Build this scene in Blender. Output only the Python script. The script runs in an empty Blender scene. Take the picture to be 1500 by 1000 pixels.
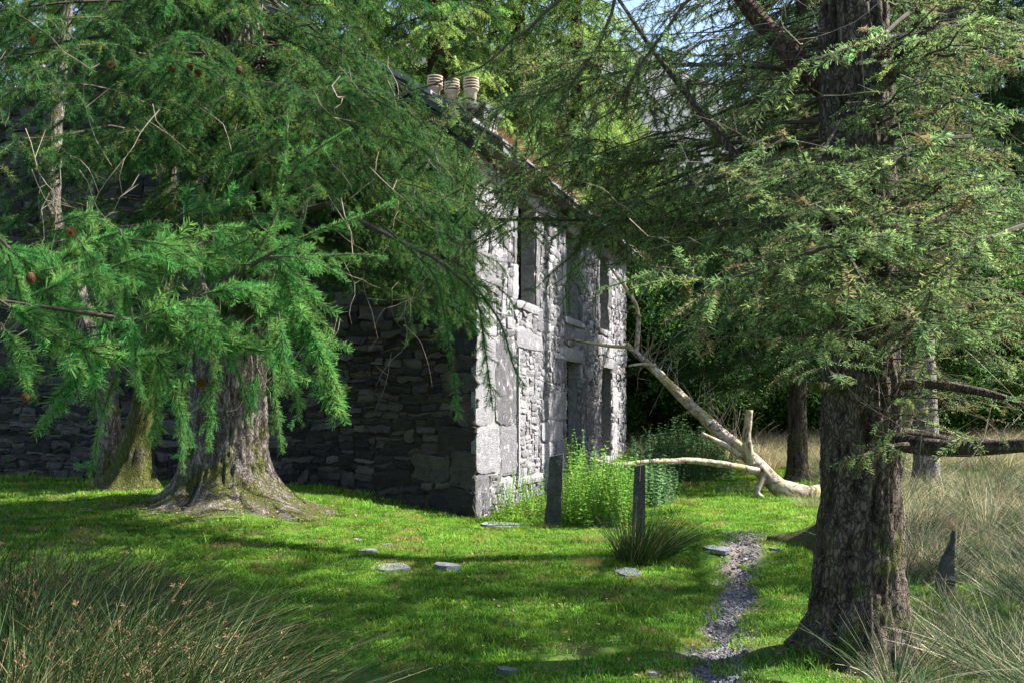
import bpy, math, random
import numpy as np
from mathutils import Vector, Quaternion, Matrix

# ------------------------------------------------------------------ camera, world, sun, exposure
scene = bpy.context.scene
col = scene.collection
EYE = 1.6
F = 1458.0            # focal length in photo pixels (35 mm on a 36 mm sensor)
cam_d = bpy.data.cameras.new('camera')
cam_d.lens = 35.0
cam_d.sensor_width = 36.0
cam_d.shift_y = 92 / 1500
cam_d.clip_start = 0.05
cam_d.clip_end = 3000
cam = bpy.data.objects.new('camera', cam_d)
col.objects.link(cam)
cam.location = (0, 0, EYE)
cam.rotation_euler = (math.radians(90), 0, 0)
scene.camera = cam

SUN_AZ = math.radians(79)      # compass from +Y (view direction) clockwise to the right
SUN_EL = math.radians(45)
world = bpy.data.worlds.new('World')
scene.world = world
world.use_nodes = True
wn = world.node_tree
bg = wn.nodes['Background']
sky = wn.nodes.new('ShaderNodeTexSky')
sky.sky_type = 'NISHITA'
sky.sun_disc = False
sky.sun_elevation = SUN_EL
sky.sun_rotation = SUN_AZ
sky.air_density = 1.0
sky.dust_density = 1.5
wn.links.new(sky.outputs[0], bg.inputs[0])
bg.inputs[1].default_value = 0.085
sun_d = bpy.data.lights.new('sun', 'SUN')
sun_d.energy = 5.0
sun_d.angle = math.radians(0.5)
sun_d.color = (1.0, 0.95, 0.86)
sun = bpy.data.objects.new('sun', sun_d)
col.objects.link(sun)
sdir = Vector((math.sin(SUN_AZ) * math.cos(SUN_EL), math.cos(SUN_AZ) * math.cos(SUN_EL), math.sin(SUN_EL)))
sun.rotation_euler = (-sdir).to_track_quat('-Z', 'Y').to_euler()
sun.location = (20, 10, 30)
vs = scene.view_settings
vs.view_transform = 'Standard'
vs.look = 'None'
vs.gamma = 1.0
vs.use_curve_mapping = False
vs.exposure = 2.05
scene.cycles.max_bounces = 6
scene.cycles.diffuse_bounces = 3
scene.cycles.glossy_bounces = 2
scene.cycles.transmission_bounces = 3
scene.cycles.transparent_max_bounces = 4

R = math.radians
rs = np.random.RandomState(7)

# ------------------------------------------------------------------ noise
_tab = np.random.RandomState(3).rand(4096)
def _h(ix, iy, iz):
    n = (ix * 73856093) ^ (iy * 19349663) ^ (iz * 83492791)
    n = (n ^ (n >> 13)) * 1274126177
    return _tab[(n ^ (n >> 16)) & 4095]
def vnoise(x, y, z=0.0):
    x, y, z = np.broadcast_arrays(np.asarray(x, float), np.asarray(y, float), np.asarray(z, float))
    ix, iy, iz = np.floor(x).astype(np.int64), np.floor(y).astype(np.int64), np.floor(z).astype(np.int64)
    fx, fy, fz = x - ix, y - iy, z - iz
    fx = fx * fx * (3 - 2 * fx); fy = fy * fy * (3 - 2 * fy); fz = fz * fz * (3 - 2 * fz)
    def L(a, b, t): return a + (b - a) * t
    c = [[[_h(ix + i, iy + j, iz + k) for k in (0, 1)] for j in (0, 1)] for i in (0, 1)]
    return L(L(L(c[0][0][0], c[1][0][0], fx), L(c[0][1][0], c[1][1][0], fx), fy),
             L(L(c[0][0][1], c[1][0][1], fx), L(c[0][1][1], c[1][1][1], fx), fy), fz) * 2 - 1
def fbm(x, y, z=0.0, o=4):
    s, a = 0.0, 1.0
    x = np.asarray(x, float); y = np.asarray(y, float); z = np.asarray(z, float)
    for i in range(o):
        s = s + a * vnoise(x + 17.3 * i, y - 9.1 * i, z + 5.7 * i)
        x, y, z = x * 2.03, y * 2.03, z * 2.03
        a *= 0.5
    return s / 1.9

# ------------------------------------------------------------------ terrain height
def smooth(a, b, x):
    t = np.clip((np.asarray(x, float) - a) / (b - a), 0, 1)
    return t * t * (3 - 2 * t)
PATH = [(0.98, 3.5), (1.05, 4.6), (1.17, 5.7), (1.42, 6.7), (1.83, 8.2), (2.25, 9.6), (2.62, 11.0), (2.85, 12.2), (2.95, 14.5)]
def path_dist(x, y):
    x = np.asarray(x, float); y = np.asarray(y, float)
    px = np.interp(y, [p[1] for p in PATH], [p[0] for p in PATH]) + 0.05 * vnoise(y * 2.1, 0 * y + 3, 0)
    d = np.abs(x - px)
    d = np.where(y > 14.5, d + (y - 14.5), d)
    return d
def gz(x, y):
    x = np.asarray(x, float); y = np.asarray(y, float)
    z = 0.40 * smooth(-0.4, -3.2, x) * smooth(7.0, 11.5, y)
    z = z + 0.14 * np.exp(-(((x + 3.3) / 1.6) ** 2 + ((y - 11.4) / 1.4) ** 2))
    z = z + 0.10 * np.exp(-(((x + 5.2) / 1.5) ** 2 + ((y - 12.6) / 1.2) ** 2))
    z = z + 0.55 * smooth(19.5, 27, y) + 6.0 * smooth(34, 120, y)
    z = z + 0.22 * np.exp(-(((x - 2.25) / 0.7) ** 2 + ((y - 10.2) / 0.7) ** 2))
    z = z + 0.05 * fbm(x * 0.55, y * 0.55, 1.0, 3) + 0.022 * fbm(x * 2.2, y * 2.2, 4.0, 3)
    pd = path_dist(x, y)
    z = z - 0.07 * np.exp(-(pd / 0.17) ** 2) * smooth(12.6, 10.8, y)
    z = z + 0.03 * np.exp(-((pd - 0.36) / 0.14) ** 2) * smooth(12.6, 10.8, y)
    return z
def gzf(x, y): return float(gz(x, y))
def P(px, py, d):
    return Vector(((px - 750) / F * d, d, EYE - (py - 592) / F * d))
def G(px, py):
    d = 10.0
    for _ in range(60):
        x = (px - 750) / F * d
        nd = (EYE - gzf(x, d)) * F / max(py - 592, 5)
        d = d * 0.6 + nd * 0.4
    x = (px - 750) / F * d
    return Vector((x, d, gzf(x, d)))

# ------------------------------------------------------------------ helpers
def tag(o, label=None, cat=None, group=None, kind=None):
    if label: o['label'] = label
    if cat: o['category'] = cat
    if group: o['group'] = group
    if kind: o['kind'] = kind
    return o
def empty(name, loc=(0, 0, 0), rz=0.0, label=None, cat=None, group=None):
    o = bpy.data.objects.new(name, None)
    col.objects.link(o)
    o.location = loc
    o.rotation_euler = (0, 0, rz)
    o.empty_display_size = 0.2
    return tag(o, label, cat, group)
class MB:
    def __init__(s):
        s.v = []; s.f = []; s.n = 0; s.c = []
    def add(s, v, f, c=None):
        v = np.asarray(v, float).reshape(-1, 3)
        s.v.append(v)
        n = s.n
        s.f.extend([tuple(i + n for i in q) for q in f])
        if c is not None: s.c.append(np.broadcast_to(np.asarray(c, float), (len(v),)).copy())
        else: s.c.append(np.zeros(len(v)))
        s.n += len(v)
    def mesh(s, name, smooth_=False, m=None):
        me = bpy.data.meshes.new(name)
        vv = np.concatenate(s.v) if s.v else np.zeros((0, 3))
        me.from_pydata(vv.tolist(), [], s.f)
        at = me.attributes.new('tint', 'FLOAT', 'POINT')
        if s.c: at.data.foreach_set('value', np.concatenate(s.c).astype(np.float32))
        if smooth_: me.polygons.foreach_set('use_smooth', [True] * len(me.polygons))
        if m: me.materials.append(m)
        me.update()
        return me
    def obj(s, name, m, parent=None, smooth_=False, loc=None):
        o = bpy.data.objects.new(name, s.mesh(name, smooth_, m))
        col.objects.link(o)
        if parent: o.parent = parent
        if loc is not None: o.location = loc
        return o
    def box(s, x0, x1, y0, y1, z0, z1, c=None):
        s.add([(x0, y0, z0), (x1, y0, z0), (x1, y1, z0), (x0, y1, z0), (x0, y0, z1), (x1, y0, z1), (x1, y1, z1), (x0, y1, z1)],
              [(3, 2, 1, 0), (4, 5, 6, 7), (0, 1, 5, 4), (1, 2, 6, 5), (2, 3, 7, 6), (3, 0, 4, 7)], c)
    def tube(s, pts, rad, seg=6, c=None, cap=True):
        pts = [Vector(p) for p in pts]
        n = len(pts)
        if not hasattr(rad, '__len__'): rad = [rad] * n
        ref = Vector((0.31, 0.17, 0.93))
        V = []
        for i, p in enumerate(pts):
            t = (pts[min(i + 1, n - 1)] - pts[max(i - 1, 0)])
            if t.length < 1e-9: t = Vector((0, 0, 1))
            t.normalize()
            a = t.cross(ref)
            if a.length < 0.15: a = t.cross(Vector((1, 0, 0)))
            a.normalize(); b = t.cross(a)
            for k in range(seg):
                an = 2 * math.pi * k / seg
                V.append(p + (a * math.cos(an) + b * math.sin(an)) * rad[i])
        Fc = []
        for i in range(n - 1):
            for k in range(seg):
                k2 = (k + 1) % seg
                Fc.append((i * seg + k, i * seg + k2, (i + 1) * seg + k2, (i + 1) * seg + k))
        if cap:
            Fc.append(tuple(range(seg - 1, -1, -1)))
            Fc.append(tuple((n - 1) * seg + k for k in range(seg)))
        s.add([tuple(v) for v in V], Fc, c)

# ------------------------------------------------------------------ materials
def mat(name, rough=0.85, spec=0.3):
    m = bpy.data.materials.new(name)
    m.use_nodes = True
    nt = m.node_tree
    b = nt.nodes['Principled BSDF']
    b.inputs['Roughness'].default_value = rough
    b.inputs['Specular IOR Level'].default_value = spec
    return m, nt, b
def N(nt, t, **kw):
    n = nt.nodes.new(t)
    for k, v in kw.items():
        if k.startswith('i_'):
            key = k[2:].replace('_', ' ')
            n.inputs[int(key) if key.isdigit() else key].default_value = v
        else: setattr(n, k, v)
    return n
def ramp(nt, fac, stops):
    r = N(nt, 'ShaderNodeValToRGB')
    e = r.color_ramp.elements
    while len(e) < len(stops): e.new(0.5)
    for i, (p, c) in enumerate(stops):
        e[i].position = p
        e[i].color = (c[0], c[1], c[2], 1) if hasattr(c, '__len__') else (c, c, c, 1)
    nt.links.new(fac, r.inputs[0])
    return r.outputs[0]
def mixc(nt, fac, a, b, mode='MIX'):
    m = N(nt, 'ShaderNodeMix', data_type='RGBA', blend_type=mode)
    for s, v in ((0, fac), (6, a), (7, b)):
        if hasattr(v, 'links'): nt.links.new(v, m.inputs[s])
        elif s == 0: m.inputs[0].default_value = v
        else: m.inputs[s].default_value = (v[0], v[1], v[2], 1)
    return m.outputs[2]
def noise(nt, scale, detail=5, rough=0.6, vec=None, dist=0.0):
    n = N(nt, 'ShaderNodeTexNoise')
    n.inputs['Scale'].default_value = scale
    n.inputs['Detail'].default_value = detail
    n.inputs['Roughness'].default_value = rough
    n.inputs['Distortion'].default_value = dist
    if vec is not None: nt.links.new(vec, n.inputs['Vector'])
    return n.outputs[0]
def objvec(nt, scale=(1, 1, 1), kind='Object'):
    tc = N(nt, 'ShaderNodeTexCoord')
    mp = N(nt, 'ShaderNodeMapping')
    mp.inputs['Scale'].default_value = scale
    nt.links.new(tc.outputs[kind], mp.inputs[0])
    return mp.outputs[0]
def bump(nt, b, h, strength=0.5, dist=0.02):
    bp = N(nt, 'ShaderNodeBump')
    bp.inputs['Strength'].default_value = strength
    bp.inputs['Distance'].default_value = dist
    nt.links.new(h, bp.inputs['Height'])
    nt.links.new(bp.outputs[0], b.inputs['Normal'])
def posvec(nt, scale=(1, 1, 1)):
    g = N(nt, 'ShaderNodeNewGeometry')
    mp = N(nt, 'ShaderNodeMapping')
    mp.inputs['Scale'].default_value = scale
    nt.links.new(g.outputs['Position'], mp.inputs[0])
    return mp.outputs[0]

def stone_mat(name, stops, lichen, moss, lich=(0.40, 0.395, 0.40), mossc=(0.05, 0.075, 0.015)):
    m, nt, b = mat(name, 0.9, 0.2)
    at = N(nt, 'ShaderNodeAttribute', attribute_name='tint')
    v = posvec(nt)
    n1 = noise(nt, 9, 8, 0.7, v)
    mm = N(nt, 'ShaderNodeMath', operation='ADD')
    mu = N(nt, 'ShaderNodeMath', operation='MULTIPLY'); mu.inputs[1].default_value = 0.55
    nt.links.new(at.outputs['Fac'], mu.inputs[0])
    mu2 = N(nt, 'ShaderNodeMath', operation='MULTIPLY'); mu2.inputs[1].default_value = 0.55
    nt.links.new(n1, mu2.inputs[0])
    nt.links.new(mu.outputs[0], mm.inputs[0]); nt.links.new(mu2.outputs[0], mm.inputs[1])
    c = ramp(nt, mm.outputs[0], stops)
    fine = ramp(nt, noise(nt, 60, 5, 0.7, v), [(0.3, 0.55), (0.7, 1.25)])
    c = mixc(nt, 1.0, c, fine, 'MULTIPLY')
    li = ramp(nt, noise(nt, 5.5, 6, 0.75, v, 0.6), [(lichen, 0.0), (lichen + 0.07, 1.0)])
    c = mixc(nt, li, c, lich)
    mo = ramp(nt, noise(nt, 2.3, 5, 0.7, v, 0.5), [(moss, 0.0), (moss + 0.1, 0.85)])
    c = mixc(nt, mo, c, mossc)
    nt.links.new(c, b.inputs['Base Color'])
    vs_ = posvec(nt, (1, 1, 3.2))
    h1 = noise(nt, 14, 8, 0.72, vs_, 0.4)
    h2 = noise(nt, 55, 6, 0.75, vs_, 0.6)
    hs_ = N(nt, 'ShaderNodeMath', operation='MULTIPLY_ADD'); hs_.inputs[1].default_value = 0.45
    nt.links.new(h2, hs_.inputs[0]); nt.links.new(h1, hs_.inputs[2])
    bump(nt, b, hs_.outputs[0], 1.0, 0.05)
    return m
M = {}
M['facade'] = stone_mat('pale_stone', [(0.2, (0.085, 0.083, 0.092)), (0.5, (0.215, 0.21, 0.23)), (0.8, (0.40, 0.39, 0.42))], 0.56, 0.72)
M['gable'] = stone_mat('shade_toned_stone', [(0.2, (0.014, 0.014, 0.017)), (0.5, (0.048, 0.044, 0.044)), (0.85, (0.15, 0.135, 0.122))], 0.655, 0.60, lich=(0.16, 0.16, 0.165))  # facade stone darkened: the gable's shade is put into stone and lichen colour
M['slate'] = stone_mat('slate', [(0.2, (0.10, 0.105, 0.12)), (0.5, (0.2, 0.21, 0.235)), (0.85, (0.34, 0.35, 0.38))], 0.68, 0.75)
M['slatepost'] = stone_mat('slate_post', [(0.2, (0.02, 0.02, 0.02)), (0.5, (0.085, 0.085, 0.08)), (0.85, (0.22, 0.22, 0.205))], 0.6, 0.58)
def plain(name, c, rough=0.85, var=0.35, sc=8, bs=0.4):
    m, nt, b = mat(name, rough, 0.25)
    v = posvec(nt)
    n = noise(nt, sc, 6, 0.7, v)
    cc = ramp(nt, n, [(0.3, tuple(x * (1 - var) for x in c)), (0.7, tuple(x * (1 + var) for x in c))])
    nt.links.new(cc, b.inputs['Base Color'])
    bump(nt, b, noise(nt, sc * 5, 5, 0.7, v), bs, 0.01)
    return m
M['litter'] = plain('leaf_litter', (0.20, 0.13, 0.07), 0.9, 0.5, 30)
M['seedhead'] = plain('rush_seedhead', (0.15, 0.095, 0.05), 0.95, 0.5, 40)
M['chip'] = plain('chip_slate', (0.15, 0.145, 0.15), 0.6, 0.6, 22)
M['mortar'] = plain('mortar', (0.20, 0.19, 0.185), 0.95, 0.5, 14, 0.8)
M['mortar_shade_tone'] = plain('mortar_shade_tone', (0.035, 0.032, 0.03), 0.95, 0.5, 14, 0.8)  # darker copy of the mortar, with the gable's shade in its colour
M['inner'] = plain('inner_gloom_tone', (0.045, 0.038, 0.03), 0.95, 0.4, 3, 0.5)  # gloom of the unlit rooms put into a near-black wall colour
M['neck'] = plain('dark_red_clay', (0.09, 0.05, 0.035), 0.9, 0.3, 9)  # dark red-brown sleeve showing between the pale pot bands
M['pot'] = plain('clay_pot', (0.36, 0.30, 0.23), 0.9, 0.3, 9)
M['pot_band'] = plain('clay_band', (0.48, 0.40, 0.31), 0.9, 0.25, 9)
M['deadfern'] = plain('dead_fern', (0.36, 0.20, 0.12), 0.95, 0.5, 12)
M['wire'] = plain('rusty_wire', (0.10, 0.07, 0.05), 0.7, 0.3, 30)
M['twig'] = plain('twig_wood', (0.055, 0.042, 0.032), 0.9, 0.5, 20)
M['twigpale'] = plain('pale_twig', (0.20, 0.165, 0.13), 0.9, 0.4, 20)
M['cone'] = plain('cone_scale', (0.16, 0.09, 0.04), 0.8, 0.5, 60)

def bark_mat(name, lo, mid, hi, moss_thr, lichen_thr, moss_c=(0.075, 0.085, 0.018), vscale=3.2, fine=1.0, mossh=1.3):
    m, nt, b = mat(name, 0.95, 0.15)
    v = posvec(nt, (fine, fine, fine / vscale))
    vo = N(nt, 'ShaderNodeTexVoronoi', feature='DISTANCE_TO_EDGE')
    vo.inputs['Scale'].default_value = 30
    nv = N(nt, 'ShaderNodeTexNoise'); nv.inputs['Scale'].default_value = 14; nv.inputs['Detail'].default_value = 4
    nt.links.new(v, nv.inputs['Vector'])
    vm = N(nt, 'ShaderNodeVectorMath', operation='MULTIPLY_ADD'); vm.inputs[1].default_value = (0.16, 0.16, 0.16)
    nt.links.new(nv.outputs['Color'], vm.inputs[0]); nt.links.new(v, vm.inputs[2]); nt.links.new(vm.outputs[0], vo.inputs['Vector'])
    at = N(nt, 'ShaderNodeAttribute', attribute_name='tint')
    n1 = noise(nt, 26, 7, 0.75, v, 0.5)
    ad = N(nt, 'ShaderNodeMath', operation='MULTIPLY_ADD')
    nt.links.new(at.outputs['Fac'], ad.inputs[0]); ad.inputs[1].default_value = 0.85
    sc = N(nt, 'ShaderNodeMath', operation='MULTIPLY'); sc.inputs[1].default_value = 0.36
    nt.links.new(n1, sc.inputs[0]); nt.links.new(sc.outputs[0], ad.inputs[2])
    c = ramp(nt, ad.outputs[0], [(0.18, lo), (0.5, mid), (0.85, hi)])
    crk = ramp(nt, vo.outputs['Distance'], [(0.0, 0.45), (0.07, 0.95), (0.3, 1.2)])
    c = mixc(nt, 1.0, c, crk, 'MULTIPLY')
    v2 = posvec(nt)
    li = ramp(nt, noise(nt, 13, 6, 0.75, v2, 0.3), [(lichen_thr, 0.0), (lichen_thr + 0.05, 0.9)])
    c = mixc(nt, li, c, (0.20, 0.215, 0.19))
    # moss grows low on the trunk
    sx = N(nt, 'ShaderNodeSeparateXYZ')
    tc = N(nt, 'ShaderNodeTexCoord')
    nt.links.new(tc.outputs['Object'], sx.inputs[0])
    hh = N(nt, 'ShaderNodeMapRange'); hh.inputs[1].default_value = 0.0; hh.inputs[2].default_value = mossh
    hh.inputs[3].default_value = 0.16; hh.inputs[4].default_value = 0.0
    nt.links.new(sx.outputs[2], hh.inputs[0])
    a2 = N(nt, 'ShaderNodeMath', operation='ADD')
    nt.links.new(hh.outputs[0], a2.inputs[0]); nt.links.new(noise(nt, 3.0, 6, 0.7, v2, 0.4), a2.inputs[1])
    mo = ramp(nt, a2.outputs[0], [(moss_thr, 0.0), (moss_thr + 0.1, 0.9)])
    mc = mixc(nt, noise(nt, 40, 3, 0.6, v2), tuple(x * 0.5 for x in moss_c), tuple(x * 1.7 for x in moss_c))
    c = mixc(nt, mo, c, mc)
    nt.links.new(c, b.inputs['Base Color'])
    hm = N(nt, 'ShaderNodeMath', operation='ADD')
    cr2 = ramp(nt, vo.outputs['Distance'], [(0.0, 0.0), (0.16, 1.0)])
    nt.links.new(cr2, hm.inputs[0]); nt.links.new(n1, hm.inputs[1])
    bump(nt, b, hm.outputs[0], 1.0, 0.03)
    return m
M['bark_larch'] = bark_mat('larch_bark', (0.014, 0.011, 0.009), (0.06, 0.048, 0.042), (0.24, 0.205, 0.185), 0.57, 0.66)
M['bark_spruce'] = bark_mat('spruce_bark', (0.005, 0.004, 0.003), (0.024, 0.018, 0.014), (0.14, 0.11, 0.09), 0.60, 0.61, vscale=2.2)
M['bark_mossy'] = bark_mat('mossy_bark', (0.015, 0.012, 0.009), (0.055, 0.045, 0.035), (0.16, 0.13, 0.11), 0.47, 0.7, mossh=2.6)
M['bark_pale'] = bark_mat('pale_bark', (0.05, 0.043, 0.04), (0.14, 0.12, 0.115), (0.28, 0.25, 0.23), 0.70, 0.62, mossh=0.6)
M['bark_red'] = bark_mat('red_bark', (0.012, 0.008, 0.007), (0.05, 0.028, 0.02), (0.13, 0.075, 0.055), 0.72, 0.70)
def birch_mat():
    m, nt, b = mat('birch_bark', 0.75, 0.3)
    v = posvec(nt)
    c = ramp(nt, noise(nt, 7, 8, 0.75, v, 0.8), [(0.40, (0.03, 0.025, 0.02)), (0.47, (0.22, 0.17, 0.11)), (0.56, (0.34, 0.30, 0.25)), (0.70, (0.55, 0.53, 0.50))])
    mo = ramp(nt, noise(nt, 3.2, 5, 0.7, v), [(0.50, 0.0), (0.60, 0.8)])
    c = mixc(nt, mo, c, (0.26, 0.23, 0.07))
    nt.links.new(c, b.inputs['Base Color'])
    bump(nt, b, noise(nt, 40, 6, 0.7, v), 0.7, 0.01)
    return m
M['birch'] = birch_mat()

def leaf_mat(name, dark, lite, trans=0.25, rough=0.55, rnd=0.35, hue=0.03, dry=None, dryamt=0.0):
    m, nt, b = mat(name, rough, 0.12)
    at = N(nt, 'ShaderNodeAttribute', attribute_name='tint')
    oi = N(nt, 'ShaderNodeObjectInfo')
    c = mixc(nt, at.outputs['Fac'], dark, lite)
    rr = N(nt, 'ShaderNodeMapRange'); rr.inputs[3].default_value = 1 - rnd; rr.inputs[4].default_value = 1 + rnd
    nt.links.new(oi.outputs['Random'], rr.inputs[0])
    hs = N(nt, 'ShaderNodeHueSaturation')
    nt.links.new(c, hs.inputs['Color']); nt.links.new(rr.outputs[0], hs.inputs['Value'])
    hr = N(nt, 'ShaderNodeMapRange'); hr.inputs[3].default_value = 0.5 - hue; hr.inputs[4].default_value = 0.5 + hue
    m2 = N(nt, 'ShaderNodeMath', operation='FRACT')
    m3 = N(nt, 'ShaderNodeMath', operation='MULTIPLY'); m3.inputs[1].default_value = 7.31
    nt.links.new(oi.outputs['Random'], m3.inputs[0]); nt.links.new(m3.outputs[0], m2.inputs[0])
    nt.links.new(m2.outputs[0], hr.inputs[0]); nt.links.new(hr.outputs[0], hs.inputs['Hue'])
    out = hs.outputs[0]
    if dry:
        gt = ramp(nt, m2.outputs[0], [(1 - dryamt - 0.02, 0.0), (1 - dryamt + 0.02, 1.0)])
        out = mixc(nt, gt, out, dry)
    nt.links.new(out, b.inputs['Base Color'])
    if trans > 0:
        tr = N(nt, 'ShaderNodeBsdfTranslucent')
        nt.links.new(out, tr.inputs[0])
        mx = N(nt, 'ShaderNodeMixShader'); mx.inputs[0].default_value = trans
        o = nt.nodes['Material Output']
        nt.links.new(b.outputs[0], mx.inputs[1]); nt.links.new(tr.outputs[0], mx.inputs[2])
        nt.links.new(mx.outputs[0], o.inputs[0])
    return m
# tint 2 and above would be off range: twigs of a sprig carry their own material
M['needle_larch'] = leaf_mat('larch_needles', (0.012, 0.045, 0.012), (0.058, 0.16, 0.038), 0.5, rnd=0.55)  # inner crown shade put into the colour, darker than the near needles
M['needle_hero'] = leaf_mat('near_larch_needles', (0.034, 0.115, 0.024), (0.17, 0.41, 0.10), 0.55, rnd=0.25)  # same larch made lighter: light on the near sprays put into the colour
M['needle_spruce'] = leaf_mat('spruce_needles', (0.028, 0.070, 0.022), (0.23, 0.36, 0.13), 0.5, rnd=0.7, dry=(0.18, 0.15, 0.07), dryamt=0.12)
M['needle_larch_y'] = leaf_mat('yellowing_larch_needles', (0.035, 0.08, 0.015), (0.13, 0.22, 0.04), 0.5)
M['needle_spruce_y'] = leaf_mat('sun_toned_spruce_needles', (0.07, 0.12, 0.035), (0.34, 0.46, 0.15), 0.45, rnd=0.5, dry=(0.28, 0.23, 0.12), dryamt=0.12)  # paler copy of the spruce needles, sunlight put into the colour
M['needle_far'] = leaf_mat('far_needles', (0.018, 0.05, 0.016), (0.07, 0.15, 0.045), 0.35, rnd=0.6)  # needles darkened so the colour itself holds the woodland shade
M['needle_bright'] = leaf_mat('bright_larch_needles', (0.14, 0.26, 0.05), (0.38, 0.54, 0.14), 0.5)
M['leaf_far'] = leaf_mat('broad_leaves', (0.015, 0.045, 0.010), (0.075, 0.17, 0.025), 0.35, rnd=0.9)  # leaves darkened: shade at the wood edge put into the colour
M['leaf_bright'] = leaf_mat('nettle_leaves', (0.11, 0.24, 0.035), (0.24, 0.42, 0.07), 0.4)
M['leaf_dull'] = leaf_mat('dull_leaves', (0.06, 0.13, 0.045), (0.13, 0.24, 0.09), 0.3)
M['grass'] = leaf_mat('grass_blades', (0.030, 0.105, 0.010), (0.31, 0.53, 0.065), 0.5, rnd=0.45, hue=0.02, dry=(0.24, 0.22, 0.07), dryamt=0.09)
M['rush'] = leaf_mat('rush_stems', (0.018, 0.065, 0.018), (0.50, 0.44, 0.30), 0.2, rnd=0.4)
M['rush_dark'] = leaf_mat('dark_rush_stems', (0.008, 0.042, 0.006), (0.36, 0.29, 0.15), 0.15, rnd=0.45)
M['rush_tan'] = leaf_mat('tawny_rush_stems', (0.045, 0.08, 0.022), (0.50, 0.40, 0.26), 0.3, rnd=0.7)

# ------------------------------------------------------------------ geometry-nodes scatter
def master(name, mb, mats):
    me = mb.mesh(name, False)
    for m in mats: me.materials.append(m)
    o = bpy.data.objects.new(name, me)      # a source shape only; never linked on its own
    return o
_gn = {}
def gn_tree(masters):
    key = tuple(m.name for m in masters)
    if key in _gn: return _gn[key]
    t = bpy.data.node_groups.new('scatter', 'GeometryNodeTree')
    t.interface.new_socket('Geometry', in_out='INPUT', socket_type='NodeSocketGeometry')
    t.interface.new_socket('Geometry', in_out='OUTPUT', socket_type='NodeSocketGeometry')
    gi = t.nodes.new('NodeGroupInput'); go = t.nodes.new('NodeGroupOutput')
    jn = t.nodes.new('GeometryNodeJoinGeometry')
    def attr(n, ty):
        a = t.nodes.new('GeometryNodeInputNamedAttribute'); a.data_type = ty
        a.inputs[0].default_value = n
        return [o for o in a.outputs if o.enabled and o.name == 'Attribute'][0]
    rot = attr('rot', 'FLOAT_VECTOR'); scl = attr('scl', 'FLOAT'); kd = attr('pick', 'INT')
    e2r = t.nodes.new('FunctionNodeEulerToRotation')
    t.links.new(rot, e2r.inputs[0])
    for k, ms in enumerate(masters):
        oi = t.nodes.new('GeometryNodeObjectInfo')
        oi.inputs['Object'].default_value = ms
        oi.inputs['As Instance'].default_value = True
        ip = t.nodes.new('GeometryNodeInstanceOnPoints')
        t.links.new(gi.outputs[0], ip.inputs['Points'])
        t.links.new(oi.outputs['Geometry'], ip.inputs['Instance'])
        t.links.new(e2r.outputs[0], ip.inputs['Rotation'])
        t.links.new(scl, ip.inputs['Scale'])
        cp = t.nodes.new('FunctionNodeCompare'); cp.data_type = 'INT'; cp.operation = 'EQUAL'
        ins = [i for i in cp.inputs if i.enabled]
        t.links.new(kd, ins[0]); ins[1].default_value = k
        t.links.new(cp.outputs[0], ip.inputs['Selection'])
        t.links.new(ip.outputs[0], jn.inputs[0])
    t.links.new(jn.outputs[0], go.inputs[0])
    _gn[key] = t
    return t
def scatter(name, items, masters, parent=None):
    """items: (point, euler, scale, pick)"""
    me = bpy.data.meshes.new(name)
    n = len(items)
    me.vertices.add(n)
    me.vertices.foreach_set('co', np.array([tuple(i[0]) for i in items], np.float32).ravel())
    a = me.attributes.new('rot', 'FLOAT_VECTOR', 'POINT'); a.data.foreach_set('vector', np.array([tuple(i[1]) for i in items], np.float32).ravel())
    a = me.attributes.new('scl', 'FLOAT', 'POINT'); a.data.foreach_set('value', np.array([i[2] for i in items], np.float32))
    a = me.attributes.new('pick', 'INT', 'POINT'); a.data.foreach_set('value', np.array([i[3] for i in items], np.int32))
    o = bpy.data.objects.new(name, me)
    col.objects.link(o)
    if parent: o.parent = parent
    md = o.modifiers.new('scatter', 'NODES')
    md.node_group = gn_tree(masters)
    o['kind'] = 'stuff'
    return o

# source sprigs: a 0.15 m strand of needle-clad twig along +X
def strand_mesh(rng, n=80, ln=0.027, w=0.0042, L=0.15, flat=0.0, ang=52):
    mb = MB()
    nf = 0
    for i in range(n):
        t = (i + rng.rand()) / n
        x = t * L * 1.02
        az = rng.rand() * 2 * math.pi
        if flat: az = (math.pi / 2) * (1 if rng.rand() < 0.5 else -1) + rng.randn() * (1.2 - flat)
        a = R(ang + rng.randn() * 12)
        l = ln * (0.75 + 0.5 * rng.rand())
        d = Vector((math.cos(a), math.sin(a) * math.sin(az), math.sin(a) * math.cos(az)))
        s = d.cross(Vector((rng.randn(), rng.randn(), rng.randn()))).normalized() * w * 0.5
        p = Vector((x, 0, 0))
        e = p + d * l
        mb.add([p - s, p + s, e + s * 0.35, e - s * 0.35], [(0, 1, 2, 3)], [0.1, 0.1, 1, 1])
    nf = len(mb.f)
    mb.tube([(0, 0, 0), (L * 1.03, 0, 0)], [0.0026, 0.0017], 3, cap=False)
    return mb, nf
def strand_master(name, m, seed, tw=None, **kw):
    mb, nf = strand_mesh(np.random.RandomState(seed), **kw)
    o = master(name, mb, [m, tw or M['twig']])
    idx = [0 if i < nf else 1 for i in range(len(o.data.polygons))]
    o.data.polygons.foreach_set('material_index', idx)
    return o
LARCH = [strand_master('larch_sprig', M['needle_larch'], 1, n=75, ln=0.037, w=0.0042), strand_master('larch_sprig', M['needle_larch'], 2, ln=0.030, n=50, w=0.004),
         strand_master('larch_sprig', M['needle_larch'], 3, ln=0.042, n=85, w=0.0042), strand_master('larch_sprig', M['needle_larch_y'], 10, ln=0.036, n=60, w=0.0042)]
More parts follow.
